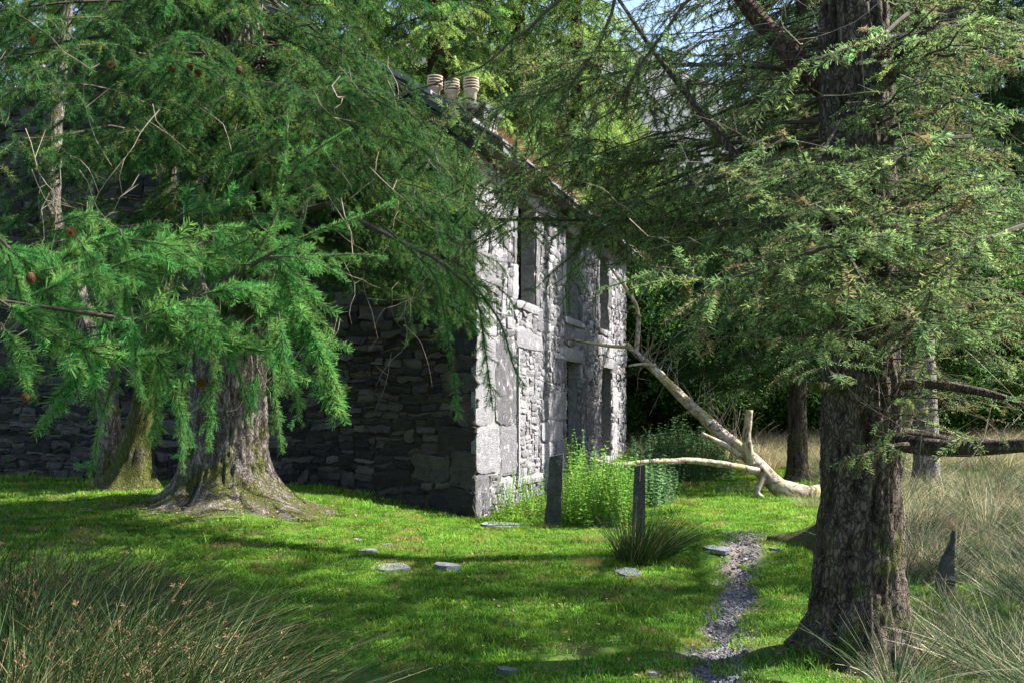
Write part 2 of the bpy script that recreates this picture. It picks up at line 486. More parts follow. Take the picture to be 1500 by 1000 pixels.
HERO = [strand_master('near_sprig', M['needle_hero'], 4, n=80, ln=0.046, w=0.0036), strand_master('near_sprig', M['needle_hero'], 5, n=64, ln=0.040, w=0.0036)]
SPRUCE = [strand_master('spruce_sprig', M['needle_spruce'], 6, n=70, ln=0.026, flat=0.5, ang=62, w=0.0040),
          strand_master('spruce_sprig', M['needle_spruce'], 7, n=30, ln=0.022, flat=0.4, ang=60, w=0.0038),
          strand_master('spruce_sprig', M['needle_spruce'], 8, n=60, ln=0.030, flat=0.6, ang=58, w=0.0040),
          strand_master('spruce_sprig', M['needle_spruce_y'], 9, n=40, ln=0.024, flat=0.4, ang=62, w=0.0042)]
def spray_master(name, m, seed, L=0.8, n=26, droop=0.15, w=0.016):
    """far branchlet: a fan of needle-clad strands, for trees beyond the house"""
    rng = np.random.RandomState(seed)
    mb = MB()
    for i in range(n):
        t = rng.rand()
        x = t * L
        sgn = 1 if i % 2 else -1
        l = (0.12 + 0.35 * (1 - t)) * L * (0.6 + 0.6 * rng.rand())
        d = Vector((0.6, sgn * (0.55 + 0.3 * rng.rand()), -droop - 0.5 * rng.rand())).normalized()
        p = Vector((x, 0, -droop * t * t))
        k = max(3, int(l / 0.035))
        for j in range(k):
            q = p + d * (l * (j + 0.5) / k)
            for _ in range(3):
                e = (d * 0.6 + Vector((rng.randn(), rng.randn(), rng.randn())) * 0.6).normalized() * 0.045
                s = e.cross(Vector((rng.randn(), rng.randn(), rng.randn()))).normalized() * w * 0.5
                mb.add([q - s, q + s, q + e], [(0, 1, 2)], [0.1, 0.1, 1])
    nf = len(mb.f)
    mb.tube([(0, 0, 0), (L, 0, -droop)], [0.012, 0.004], 3, cap=False)
    o = master(name, mb, [m, M['twig']])
    o.data.polygons.foreach_set('material_index', [0 if i < nf else 1 for i in range(len(o.data.polygons))])
    return o
FAR = [spray_master('far_spray', M['needle_far'], 21), spray_master('far_spray', M['needle_far'], 22, n=18)]
FARB = [spray_master('bright_spray', M['needle_bright'], 23, droop=0.3), spray_master('bright_spray', M['needle_bright'], 24, n=18, droop=0.4)]
def leafclump_master(name, m, seed, r=0.4, n=70, s=0.07):
    rng = np.random.RandomState(seed)
    mb = MB()
    for i in range(n):
        p = Vector(rng.randn(3)) * r * 0.45
        a = Vector(rng.randn(3)).normalized()
        b_ = a.cross(Vector(rng.randn(3))).normalized()
        l = s * (0.7 + 0.6 * rng.rand())
        a = a * l; b_ = b_ * l * 0.32
        nn = a.cross(b_).normalized() * l * 0.1
        mb.add([p, p + a * 0.45 + b_ + nn, p + a, p + a * 0.45 - b_ + nn, p + a * 0.45], [(0, 1, 4), (1, 2, 4), (2, 3, 4), (3, 0, 4)], [rng.rand()] * 5)
    return master(name, mb, [m])
LEAVES = [leafclump_master('leaf_clump', M['leaf_far'], 31), leafclump_master('leaf_clump', M['leaf_far'], 32, n=50)]

def quat_along(d, roll=0.0):
    q = Vector(d).to_track_quat('X', 'Z')
    return q @ Quaternion((1, 0, 0), roll)

# ------------------------------------------------------------------ ground
def axis(lo, mid0, mid1, hi, step, g=1.12):
    c = list(np.arange(mid0, mid1 + 1e-6, step))
    s, v, l = step, mid0, []
    while v > lo: s *= g; v -= s; l.append(v)
    s, v, h = step, mid1, []
    while v < hi: s *= g; v += s; h.append(v)
    return np.array(l[::-1] + c + h)
gx = axis(-420, -9, 9, 420, 0.09); gy = axis(-60, 3.2, 19, 700, 0.09)
GX, GY = np.meshgrid(gx, gy)
GZ = gz(GX, GY)
nx_, ny_ = len(gx), len(gy)
gv = np.stack([GX, GY, GZ], -1).reshape(-1, 3)
ii = np.arange((ny_ - 1) * (nx_ - 1)); r_, c_ = ii // (nx_ - 1), ii % (nx_ - 1)
a0 = r_ * nx_ + c_
gf = np.stack([a0, a0 + 1, a0 + nx_ + 1, a0 + nx_], -1)
gme = bpy.data.meshes.new('ground')
gme.from_pydata(gv.tolist(), [], gf.tolist())
gme.polygons.foreach_set('use_smooth', [True] * len(gme.polygons))
tn = 1 - smooth(0.10, 0.26, path_dist(GX, GY) + 0.06 * vnoise(GX * 7, GY * 7, 0))
tn = tn * smooth(13.2, 11.2, GY)
at = gme.attributes.new('path', 'FLOAT', 'POINT'); at.data.foreach_set('value', tn.ravel().astype(np.float32))
fld = np.maximum(smooth(2.6, 3.6, GX - 0.12 * (GY - 8)) * smooth(4, 9, GY), smooth(19.5, 23, GY))
worn_ = smooth(1.15, 0.65, np.hypot(GX + 3.3, GY - 11.4) + 0.25 * vnoise(GX * 5, GY * 5, 2)) + smooth(0.75, 0.45, np.hypot(GX - 2.2, GY - 6.3) + 0.15 * vnoise(GX * 5, GY * 5, 2))
worn_ = worn_ + smooth(0.05, 0.3, fbm(GX * 0.9 + 5, GY * 0.9, 3.0, 3) - (GY - 5.6) * 0.3 + 0.2) * smooth(-1.7, -1.3, GX) * smooth(1.1, 0.9, GX) * smooth(7.0, 6.6, GY)
at = gme.attributes.new('worn', 'FLOAT', 'POINT'); at.data.foreach_set('value', np.clip(worn_, 0, 1).ravel().astype(np.float32))
at = gme.attributes.new('field', 'FLOAT', 'POINT'); at.data.foreach_set('value', fld.ravel().astype(np.float32))
def ground_mat():
    m, nt, b = mat('ground_turf', 0.95, 0.1)
    v = posvec(nt)
    g = ramp(nt, noise(nt, 1.3, 6, 0.7, v), [(0.3, (0.035, 0.08, 0.008)), (0.55, (0.06, 0.13, 0.012)), (0.75, (0.10, 0.12, 0.03))])
    g = mixc(nt, ramp(nt, noise(nt, 30, 4, 0.7, v), [(0.4, 0.0), (0.7, 0.6)]), g, (0.03, 0.045, 0.01))
    fd = ramp(nt, noise(nt, 2.5, 6, 0.7, v), [(0.3, (0.08, 0.10, 0.03)), (0.7, (0.26, 0.20, 0.11))])
    fa = N(nt, 'ShaderNodeAttribute', attribute_name='field')
    pa = N(nt, 'ShaderNodeAttribute', attribute_name='path')
    c = mixc(nt, fa.outputs['Fac'], g, fd)
    wa = N(nt, 'ShaderNodeAttribute', attribute_name='worn')
    c = mixc(nt, wa.outputs['Fac'], c, ramp(nt, noise(nt, 18, 6, 0.75, v), [(0.3, (0.035, 0.024, 0.015)), (0.7, (0.13, 0.095, 0.06))]))
    pc = ramp(nt, noise(nt, 25, 5, 0.7, v), [(0.3, (0.07, 0.055, 0.05)), (0.7, (0.22, 0.185, 0.17))])
    c = mixc(nt, pa.outputs['Fac'], c, pc)
    nt.links.new(c, b.inputs['Base Color'])
    bump(nt, b, noise(nt, 45, 5, 0.7, v), 0.6, 0.02)
    return m
M['ground'] = ground_mat()
gme.materials.append(M['ground'])
ground = bpy.data.objects.new('ground', gme); col.objects.link(ground); ground['kind'] = 'structure'

# hillside far behind the trees
def hill():
    hx = np.linspace(-420, 520, 180); hy = np.linspace(240, 640, 90)
    X, Y = np.meshgrid(hx, hy)
    pk = np.interp(X, [-420, -250, -60, 20, 60, 110, 160, 330, 520], [120, 150, 195, 200, 190, 168, 120, 110, 90])
    Z = pk * smooth(230, 560, Y) + 9 * fbm(X * 0.02, Y * 0.02, 2, 5) + 3 * fbm(X * 0.11, Y * 0.11, 7, 4) + 2
    v = np.stack([X, Y, Z], -1).reshape(-1, 3)
    n, k = len(hx), len(hy)
    i = np.arange((k - 1) * (n - 1)); r, c = i // (n - 1), i % (n - 1); a = r * n + c
    me = bpy.data.meshes.new('hillside')
    me.from_pydata(v.tolist(), [], np.stack([a, a + 1, a + n + 1, a + n], -1).tolist())
    me.polygons.foreach_set('use_smooth', [True] * len(me.polygons))
    m, nt, b = mat('hill_scree', 0.95, 0.1)
    vv = posvec(nt)
    cc = ramp(nt, noise(nt, 0.05, 9, 0.75, vv, 0.5), [(0.35, (0.06, 0.085, 0.05)), (0.48, (0.10, 0.115, 0.10)), (0.6, (0.18, 0.185, 0.215)), (0.75, (0.24, 0.24, 0.28))])
    nt.links.new(cc, b.inputs['Base Color'])
    bump(nt, b, noise(nt, 0.2, 8, 0.75, vv), 1.0, 3.0)
    me.materials.append(m)
    o = bpy.data.objects.new('hillside', me); col.objects.link(o); o['kind'] = 'structure'
hill()

# ------------------------------------------------------------------ house
# local frame: facade in the plane X = 0 along +Y, gable in the plane Y = 0 along -X
HA = math.atan2(0.295, 0.9555)
FL, GD, HE, PITCH = 11.3, 9.5, 5.35, 0.64
house = empty('stone_house', (-0.5, 13.8, 0), -HA,
              'two-storey ruined grey stone house with empty window openings and dark gable end', 'house')
def wall_boxes(lo, hi, z0, z1, holes):
    ys = sorted({lo, hi, *[h[0] for h in holes], *[h[1] for h in holes]})
    zs = sorted({z0, z1, *[h[2] for h in holes], *[h[3] for h in holes]})
    out = []
    for a, b in zip(ys[:-1], ys[1:]):
        run = None
        for c, d in zip(zs[:-1], zs[1:]):
            inside = any(h[0] <= a and b <= h[1] and h[2] <= c and d <= h[3] for h in holes)
            if inside:
                if run: out.append((a, b, *run)); run = None
            else: run = (run[0], d) if run else (c, d)
        if run: out.append((a, b, *run))
    return out
WINDOWS = [(2.04, 3.05, 3.25, 4.88), (5.18, 6.19, 3.25, 4.88), (8.21, 9.13, 3.25, 4.88), (8.38, 9.5, 0.43, 2.42)]
DOOR = (5.25, 6.36, -0.3, 2.42)
BLOCK = (2.0, 3.40, 0.44, 2.5)
HOLES = WINDOWS + [DOOR]
fm = MB()
for a, b, c, d in wall_boxes(0.30, FL - 0.3, -0.5, HE, HOLES): fm.box(-0.26, -0.028, a, b, c, d)
facade = fm.obj('facade_wall', M['mortar'], house)
gm = MB()
gpts = [(-GD + 0.06, -0.6), (-0.06, -0.6), (-0.06, HE), (-GD / 2, HE + GD / 2 * PITCH - 0.05), (-GD + 0.06, HE)]
gm.add([(x, y, z) for y in (0.035, 0.5) for x, z in gpts],
       [(0, 1, 2, 3, 4), (9, 8, 7, 6, 5)] + [(i + 5, (i + 1) % 5 + 5, (i + 1) % 5, i) for i in range(5)])
gable = gm.obj('gable_wall', M['mortar_shade_tone'], house)
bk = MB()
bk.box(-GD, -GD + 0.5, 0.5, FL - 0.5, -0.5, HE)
bk.obj('back_wall', M['mortar_shade_tone'], house)
fg = MB()
fg.add([(x, y, z) for y in (FL - 0.5, FL - 0.06) for x, z in gpts],
       [(0, 1, 2, 3, 4), (9, 8, 7, 6, 5)] + [(i + 5, (i + 1) % 5 + 5, (i + 1) % 5, i) for i in range(5)])
fg.obj('far_gable_wall', M['mortar'], house)
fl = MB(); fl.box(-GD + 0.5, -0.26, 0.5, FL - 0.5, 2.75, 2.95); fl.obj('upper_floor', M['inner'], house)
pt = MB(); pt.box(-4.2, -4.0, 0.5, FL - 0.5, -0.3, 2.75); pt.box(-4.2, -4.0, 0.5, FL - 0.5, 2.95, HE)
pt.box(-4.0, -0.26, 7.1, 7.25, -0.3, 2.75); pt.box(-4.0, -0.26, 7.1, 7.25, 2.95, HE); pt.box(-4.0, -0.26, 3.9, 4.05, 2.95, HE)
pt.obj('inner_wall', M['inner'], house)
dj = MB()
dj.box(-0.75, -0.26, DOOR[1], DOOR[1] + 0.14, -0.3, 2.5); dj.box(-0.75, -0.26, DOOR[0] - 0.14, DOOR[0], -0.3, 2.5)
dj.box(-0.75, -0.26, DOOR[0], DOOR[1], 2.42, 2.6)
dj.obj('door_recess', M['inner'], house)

def stone_geo(mb, w, h, frame, seed, base=0.0, back=-0.07, rough=1.0, tint=None, step=0.06, layer=1.0, jit=0.012, open_back=True):
    """a roughly dressed stone: w x h face centred at frame origin. frame maps (a, b, depth) -> point"""
    rng = np.random.RandomState(seed & 0x7fffffff)
    nx = max(3, min(16, int(w / step) + 1)); ny = max(3, min(12, int(h / step) + 1))
    A, B = np.meshgrid(np.linspace(-w / 2, w / 2, nx + 1), np.linspace(-h / 2, h / 2, ny + 1))
    u = A / (w / 2); v = B / (h / 2)
    # wobble the outline
    A2 = A + jit * (vnoise(B * 9 + seed % 91, u * 0.7, 3.1) * 1.1 + 0.7 * vnoise(B * 27 + seed % 91, u * 0.7, 3.1))
    B2 = B + jit * (vnoise(A * 9 + seed % 77, v * 0.7, 8.3) * 1.1 + 0.7 * vnoise(A * 27 + seed % 77, v * 0.7, 8.3))
    # knock the corners
    kc = np.clip(np.abs(u) + np.abs(v) - 1.55, 0, 1)
    k = rng.rand() * 0.5 + 0.2
    A2 = A2 * (1 - 0.12 * k * kc * 2); B2 = B2 * (1 - 0.2 * k * kc * 2)
    ed = np.minimum((1 - np.abs(u)) * w / 2, (1 - np.abs(v)) * h / 2)
    prof = -0.010 * np.exp(-ed / 0.005)
    tilt = (rng.randn() * u + rng.randn() * v) * 0.007 * rough
    nz = fbm(A * 5 + seed % 53, B * 7 + seed % 31, 1.7, 4)
    rid = 1 - np.abs(vnoise(A * 3.5 + seed % 17, B * 16 * layer + seed % 13, 5.0))
    nz2 = vnoise(A * 24 + seed % 41, B * 34 + seed % 29, 0.3)
    D = base + prof + tilt * 1.3 + rough * (0.011 * nz + 0.012 * rid * layer - 0.01 + 0.006 * nz2)
    n, m = nx + 1, ny + 1
    V = [tuple(q) for q in frame(A2.ravel(), B2.ravel(), D.ravel())]
    Fc = [(j * n + i, j * n + i + 1, (j + 1) * n + i + 1, (j + 1) * n + i) for j in range(ny) for i in range(nx)]
    ring = [i for i in range(n)] + [j * n + nx for j in range(1, m)] + [ny * n + i for i in range(nx - 1, -1, -1)] + [j * n for j in range(ny - 1, 0, -1)]
    k0 = len(V)
    af, bf = A2.ravel(), B2.ravel()
    ri = np.array(ring); V += [tuple(q) for q in frame(af[ri], bf[ri], np.full(len(ri), back))]
    L = len(ring)
    for q in range(L):
        q2 = (q + 1) % L
        Fc.append((ring[q2], ring[q], k0 + q, k0 + q2))
    if not open_back: Fc.append(tuple(range(k0, k0 + L)))
    t = rng.rand() if tint is None else tint
    mb.add(V, Fc, t)
def pack(wid, hgt, cell, blocked, sizes, rng):
    """fill a wall grid with rectangles; blocked(a,b) true where no stone may lie"""
    na, nb = int(round(wid / cell)), int(round(hgt / cell))
    occ = np.zeros((nb, na), bool)
    for j in range(nb):
        for i in range(na):
            if blocked((i + 0.5) * cell, (j + 0.5) * cell): occ[j, i] = True
    out = []
    for j in range(nb):
        i = 0
        while i < na:
            if occ[j, i]: i += 1; continue
            w0, w1, h0, h1 = sizes((i + 0.5) * cell, (j + 0.5) * cell, rng)
            w = max(1, int(round(rng.uniform(w0, w1) / cell))); h = max(1, int(round(rng.uniform(h0, h1) / cell)))
            ww = 0
            while ww < w and i + ww < na and not occ[j, i + ww]: ww += 1
            hh = 1
            while hh < h and j + hh < nb and not occ[j + hh, i:i + ww].any(): hh += 1
            # do not leave slivers
            if i + ww < na and not occ[j, i + ww]:
                rest = 0
                while i + ww + rest < na and not occ[j, i + ww + rest] and rest < 3: rest += 1
                if rest < 2 and not occ[j:j + hh, i + ww:i + ww + rest].any(): ww += rest
            occ[j:j + hh, i:i + ww] = True
            out.append((i * cell, j * cell, ww * cell, hh * cell))
            i += ww
    return out
def damp_f(y, z):
    m = np.minimum(y, FL - y) / 0.3
    for (a, b, c, d) in HOLES + [BLOCK]:
        dx = np.maximum(np.maximum(a - y, y - b), 0); dz = np.maximum(np.maximum(c - z, z - d), 0)
        m = np.minimum(m, np.hypot(dx, dz) / 0.3)
    return np.clip(m, 0, 1)
def fr_f(cy, cz):
    def f(a, b, d):
        y, z = cy + a, cz + b
        k = damp_f(y, z)
        return np.stack([d, y + k * (0.05 * vnoise(y * 2.9, z * 2.9, 1.5) + 0.018 * vnoise(y * 8, z * 8, 2.5)), z + k * (0.06 * vnoise(y * 2.6, z * 2.6, 9.5) + 0.018 * vnoise(y * 8, z * 8, 4.5))], -1)
    return f
# facade dressed pieces (y0, y1, z0, z1, part name)
dressed = []
for (a, b, c, d) in WINDOWS:
    dressed.append((a - 0.22, b + 0.22, d, d + 0.24, 'lintel', 0.6))
    dressed.append((a - 0.16, b + 0.16, c - 0.13, c, 'sill', 0.75))
dressed.append((DOOR[0] - 0.22, DOOR[1] + 0.22, DOOR[3], DOOR[3] + 0.26, 'lintel', 0.7))
dressed.append((BLOCK[0] - 0.05, BLOCK[1] + 0.05, BLOCK[2] - 0.14, BLOCK[2], 'sill', 0.95))
dressed.append((BLOCK[0] - 0.05, BLOCK[1] + 0.1, BLOCK[3], BLOCK[3] + 0.3, 'lintel', 0.55))
big = [(0.0, 0.62, 0.0, 0.62), (0.0, 1.15, 0.62, 1.30), (1.15, 1.93, 0.5, 1.30), (0.0, 0.9, 1.30, 2.62), (0.9, 1.93, 1.30, 2.62),
       (0.0, 0.95, 2.62, 3.3), (3.42, 4.25, 0.55, 0.95), (3.42, 5.0, 0.95, 1.32), (3.95, 5.05, 1.32, 1.85), (3.42, 3.95, 1.32, 1.7),
       (4.4, 5.2, 0.2, 0.95), (6.4, 6.85, 0.2, 0.95), (7.6, 8.3, 0.3, 0.95), (6.9, 7.55, 0.95, 1.5), (7.55, 8.32, 1.15, 1.62),
       (6.4, 6.8, 1.1, 2.0), (5.0, 5.2, 1.9, 2.42), (4.2, 5.0, 2.0, 2.45), (5.0, 5.85, 2.7, 3.1), (5.9, 6.7, 2.75, 3.1),
       (9.55, 10.1, 0.4, 1.2), (9.6, 10.3, 1.4, 2.0), (8.0, 8.9, 2.7, 3.1), (8.95, 9.7, 2.68, 3.08)]
for k in range(13):
    z0 = -0.2 + k * 0.45
    w = 0.75 if k % 2 else 0.45
    big.append((FL - w, FL, z0, min(z0 + 0.45, HE - 0.02)))
for k in range(5):
    z0 = 3.3 + k * 0.46
    big.append((0.0, 0.6 if k % 2 else 0.95, z0, min(z0 + 0.46, HE - 0.02)))
for (a, b, c, d) in WINDOWS[:3]:          # jamb blocks beside the upper windows
    z = c
    while z < d - 0.05:
        h = min(0.55 + 0.1 * (len(big) % 3), d - z)
        big.append((a - 0.24 - 0.12 * (len(big) % 2), a - 0.005, z, z + h)); big.append((b + 0.005, b + 0.22 + 0.14 * (len(big) % 2), z, z + h)); z += h
for (a, b, c, d) in (DOOR, WINDOWS[3]):
    z = max(c, 0.0)
    while z < d - 0.05:
        h = min(0.7, d - z)
        L = (a - 0.2 - 0.1 * (len(big) % 2), a - 0.005, z, z + h)
        if not any(q[0] < L[1] and q[1] > L[0] and q[2] < L[3] and q[3] > L[2] for q in big): big.append(L)
        L = (b + 0.005, b + 0.2, z, z + h)
        if not any(q[0] < L[1] and q[1] > L[0] and q[2] < L[3] and q[3] > L[2] for q in big): big.append(L)
        z += h
sd = 100
for (a, b, c, d, nm, t) in dressed:
    mb = MB(); sd += 1
    stone_geo(mb, b - a - 0.01, d - c - 0.008, fr_f((a + b) / 2, (c + d) / 2), sd, 0.035 if nm == 'sill' else 0.012, -0.25, 0.45, t, layer=0.4, jit=0.006)
    mb.obj(nm, M['facade'], facade)
rects = [(h[0], h[1], h[2], h[3]) for h in HOLES] + [q[:4] for q in dressed] + big + [BLOCK]
def fblock(a, b):
    z = b - 0.4
    return any(q[0] - 0.005 < a < q[1] + 0.005 and q[2] - 0.005 < z < q[3] + 0.005 for q in rects)
def fsize(a, b, rng):
    if rng.rand() < 0.12: return (0.3, 0.6, 0.16, 0.3)
    return (0.12, 0.38, 0.06, 0.17)
frs = pack(FL, HE + 0.4, 0.04, fblock, fsize, np.random.RandomState(11))
indiv, rest = [], []
for (a, b, w, h) in frs: indiv.append((a, a + w, b - 0.4, b - 0.4 + h))
indiv.sort(key=lambda q: -(q[1] - q[0]) * (q[3] - q[2]))
for q in big:
    mb = MB(); sd += 1
    stone_geo(mb, q[1] - q[0] - 0.014, q[3] - q[2] - 0.014, fr_f((q[0] + q[1]) / 2, (q[2] + q[3]) / 2), sd, 0.008, -0.2 if q[1] - q[0] < 0.5 else -0.07, 0.95, None, layer=0.8, step=0.045, jit=0.015)
    mb.obj('stone', M['facade'], facade)
nf_ind = 60
for q in indiv[:nf_ind]:
    mb = MB(); sd += 1
    stone_geo(mb, q[1] - q[0] - 0.014, q[3] - q[2] - 0.014, fr_f((q[0] + q[1]) / 2, (q[2] + q[3]) / 2), sd, 0.0, -0.07, 1.0, step=0.04, jit=0.016)
    mb.obj('stone', M['facade'], facade)
mb = MB()
for q in indiv[nf_ind:]:
    sd += 1
    stone_geo(mb, max(0.02, q[1] - q[0] - 0.012), max(0.02, q[3] - q[2] - 0.012), fr_f((q[0] + q[1]) / 2, (q[2] + q[3]) / 2), sd, 0.010 * math.sin(sd * 7.7), -0.07, 0.95, step=0.036, jit=0.016)
mb.obj('rubble_stone', M['facade'], facade)['kind'] = 'stuff'
# blocked-up window: thin slates laid flat, inside a narrow upright strip of stone
bl = pack(BLOCK[1] - BLOCK[0] - 0.06, BLOCK[3] - BLOCK[2], 0.02, lambda a, b: False, lambda a, b, r: (0.2, 0.62, 0.06, 0.15), np.random.RandomState(5))
for (a, b, w, h) in bl:
    mb = MB(); sd += 1
    stone_geo(mb, w - 0.01, max(0.012, h - 0.012), fr_f(BLOCK[0] + 0.05 + a + w / 2, BLOCK[2] + b + h / 2), sd, -0.002 + 0.012 * math.sin(sd * 3.1), -0.07, 0.9, 0.25 + 0.5 * rs.rand(), layer=0.6, step=0.04)
    mb.obj('slate', M['facade'], facade)
mb = MB(); mb.box(-0.02, 0.03, BLOCK[0] - 0.03, BLOCK[0] + 0.03, BLOCK[2], BLOCK[3] - 0.01, 0.9)
mb.obj('window_frame', M['facade'], facade)

# gable stones
def fr_g(cx, cz):
    def f(a, b, d):
        x, z = cx + a, cz + b
        k = np.clip(np.minimum(-x, x + GD) / 0.4, 0, 1)
        return np.stack([x + k * (0.07 * vnoise(x * 2.3, z * 2.3, 1.5) + 0.02 * vnoise(x * 8, z * 8, 2.5)), -d, z + k * (0.09 * vnoise(x * 2.0, z * 2.0, 9.5) + 0.02 * vnoise(x * 8, z * 8, 4.5))], -1)
    return f
gbig = [(-0.72, 0.0, -0.1, 0.42), (-1.5, -0.72, -0.15, 0.34), (-0.38, 0.0, 0.42, 0.95), (-0.95, -0.38, 0.50, 0.92), (-0.55, 0.0, 0.95, 1.3),
        (-0.3, 0.0, 1.3, 1.75), (-0.5, 0.0, 1.75, 2.05), (-0.32, 0, 2.05, 2.3)]
for k in range(7):
    z0 = 2.3 + 0.46 * k
    gbig.append((-0.9 if k % 2 else -0.5, 0.0, z0, min(z0 + 0.46, HE - 0.02)))
def gblock(a, b):
    x, z = a - GD, b - 0.5
    if z > HE + (GD / 2 - abs(x + GD / 2)) * PITCH - 0.05: return True
    return any(q[0] - 0.005 < x < q[1] + 0.005 and q[2] - 0.005 < z < q[3] + 0.005 for q in gbig)
def gsize(a, b, rng):
    if rng.rand() < 0.07: return (0.3, 0.6, 0.14, 0.26)
    return (0.16, 0.5, 0.05, 0.13)
grs = pack(GD, HE + 0.5 + GD / 2 * PITCH, 0.05, gblock, gsize, np.random.RandomState(12))
gl = [(a - GD, a + w - GD, b - 0.5, b - 0.5 + h) for a, b, w, h in grs]
def gkey(q):
    vis = 1.0 if (q[0] > -3.1 and q[2] < 2.9) or (q[1] < -6 and q[2] < 1.2) else 0.15
    return -(q[1] - q[0]) * (q[3] - q[2]) * vis
gl.sort(key=gkey)
for q in gbig + gl[:110]:
    mb = MB(); sd += 1
    stone_geo(mb, q[1] - q[0] - 0.016, q[3] - q[2] - 0.016, fr_g((q[0] + q[1]) / 2, (q[2] + q[3]) / 2), sd, 0.01, -0.07, 1.7, 0.25 + 0.5 * rs.rand(), jit=0.03, step=0.05)
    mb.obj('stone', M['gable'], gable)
mb = MB()
for q in gl[110:]:
    sd += 1
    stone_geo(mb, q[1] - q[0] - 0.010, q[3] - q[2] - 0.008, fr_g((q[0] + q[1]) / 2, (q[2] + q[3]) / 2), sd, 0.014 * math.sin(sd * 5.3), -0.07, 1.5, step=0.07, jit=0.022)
mb.obj('rubble_stone', M['gable'], gable)['kind'] = 'stuff'

# roof: two slopes, eave slates, verge slabs
OV = 0.30
rf = MB()
ridge = HE + GD / 2 * PITCH
def slope_pts(x0, x1, y0, y1, off):
    f = lambda x: HE + (GD / 2 - abs(x + GD / 2)) * PITCH + off
    return f
for sgn in (1, -1):
    xa = OV if sgn > 0 else -GD - OV
    za = HE - OV * PITCH
    v = []
    for off in (0.0, 0.09):
        v += [(xa, -0.05, za + off), (xa, FL + 0.05, za + off), (-GD / 2, FL + 0.05, ridge + off), (-GD / 2, -0.05, ridge + off)]
    f = [(0, 1, 2, 3), (7, 6, 5, 4), (0, 4, 5, 1), (1, 5, 6, 2), (2, 6, 7, 3), (3, 7, 4, 0)]
    if sgn > 0: f = [tuple(reversed(q)) for q in f]
    rf.add(v, f, 0.3)
roof = rf.obj('roof', M['slate'], house)
y = -0.12; k = 0
rr = np.random.RandomState(8)
while y < FL + 0.1:
    w = rr.uniform(0.28, 0.5)
    mb = MB(); sd += 1
    ax = OV + 0.05 + rr.uniform(-0.03, 0.08); zz = HE - ax * PITCH + 0.092 + rr.uniform(0, 0.02)
    th = 0.035; inn = -0.35; zi = HE - inn * PITCH + 0.092
    mb.add([(ax, y, zz), (ax + 0.02, y + w - 0.012, zz), (inn, y + w - 0.012, zi), (inn, y, zi),
            (ax, y, zz + th), (ax, y + w - 0.012, zz + th * 1.1), (inn, y + w - 0.012, zi + th), (inn, y, zi + th)],
           [(3, 2, 1, 0), (4, 5, 6, 7), (0, 1, 5, 4), (1, 2, 6, 5), (2, 3, 7, 6), (3, 0, 4, 7)], rr.rand())
    mb.obj('slate', M['slate'], roof)
    y += w
# verge slabs along the gable slope
for sgn in (1, -1):
    s = 0.0
    while s < GD / 2 - 0.2:
        w = rr.uniform(0.4, 0.75); w = min(w, GD / 2 - s)
        x0, x1 = (-s, -s - w + 0.02) if sgn > 0 else (-GD + s, -GD + s + w - 0.02)
        f = lambda x: HE + (GD / 2 - abs(x + GD / 2)) * PITCH
        mb = MB(); j = rr.uniform(0, 0.09)
        v = [(x, yy, f(x) + o + j) for o in (0.094, 0.15 + 0.3 * j) for x, yy in ((x0, -0.1 - j), (x1, -0.1 - j), (x1, 0.42), (x0, 0.42))]
        mb.add(v, [(3, 2, 1, 0), (4, 5, 6, 7), (0, 1, 5, 4), (1, 2, 6, 5), (2, 3, 7, 6), (3, 0, 4, 7)], rr.rand() * 0.5 + 0.5)
        mb.obj('coping_slab', M['facade'], roof)
        s += w
# soffit slabs under the eave
y = 0.05
while y < FL - 0.3:
    w = rr.uniform(0.5, 0.9); mb = MB()
    mb.box(-0.05, OV - 0.02, y, min(y + w - 0.015, FL), HE - 0.22, HE - 0.16 + rr.uniform(-0.01, 0.01), rr.rand())
    mb.obj('eave_slab', M['slatepost'], roof)
    y += w
# chimney: stone stack with slab and clay pots, on the slope above the near corner
chx = -1.05; chy = 1.5
ch = MB()
ch.box(-1.36, -0.26, 1.10, 1.74, 5.2, 6.04, 0.35)
stack = ch.obj('chimney', M['mortar'], house)
for z0, xs in ((5.45, (-1.38, -0.9, -0.24)), (5.66, (-1.38, -1.1, -0.6, -0.24)), (5.86, (-1.38, -0.8, -0.24))):
    for a, b in zip(xs[:-1], xs[1:]):
        mb = MB(); sd += 1
        stone_geo(mb, b - a - 0.012, 0.19, (lambda u_, v_, d_, a=a, b=b, z0=z0: np.stack([(a + b) / 2 + u_, 1.09 - d_, z0 + 0.095 + v_], -1)), sd, 0.01, -0.05, 1.4, step=0.04, jit=0.02)
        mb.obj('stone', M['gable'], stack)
    for a, b in ((1.08, 1.42), (1.42, 1.76)):
        mb = MB(); sd += 1
        stone_geo(mb, b - a - 0.012, 0.19, (lambda u_, v_, d_, a=a, b=b, z0=z0: np.stack([-0.25 + d_, (a + b) / 2 + u_, z0 + 0.095 + v_], -1)), sd, 0.01, -0.05, 1.4, step=0.04, jit=0.02)
        mb.obj('stone', M['facade'], stack)
mb = MB(); stone_geo(mb, 1.26, 0.84, (lambda a, b, d: np.stack([-0.81 + a, 1.42 + b, 6.13 + d], -1)), 901, 0.0, -0.1, 2.6, 0.25, jit=0.06, open_back=False); mb.obj('cap_slab', M['slate'], stack)
def lathe(mb, prof, seg=20, c=None):
    V = [(r * math.cos(2 * math.pi * k / seg), r * math.sin(2 * math.pi * k / seg), z) for r, z in prof for k in range(seg)]
    Fc = [(i * seg + k, i * seg + (k + 1) % seg, (i + 1) * seg + (k + 1) % seg, (i + 1) * seg + k) for i in range(len(prof) - 1) for k in range(seg)]
    mb.add(V, Fc, c)
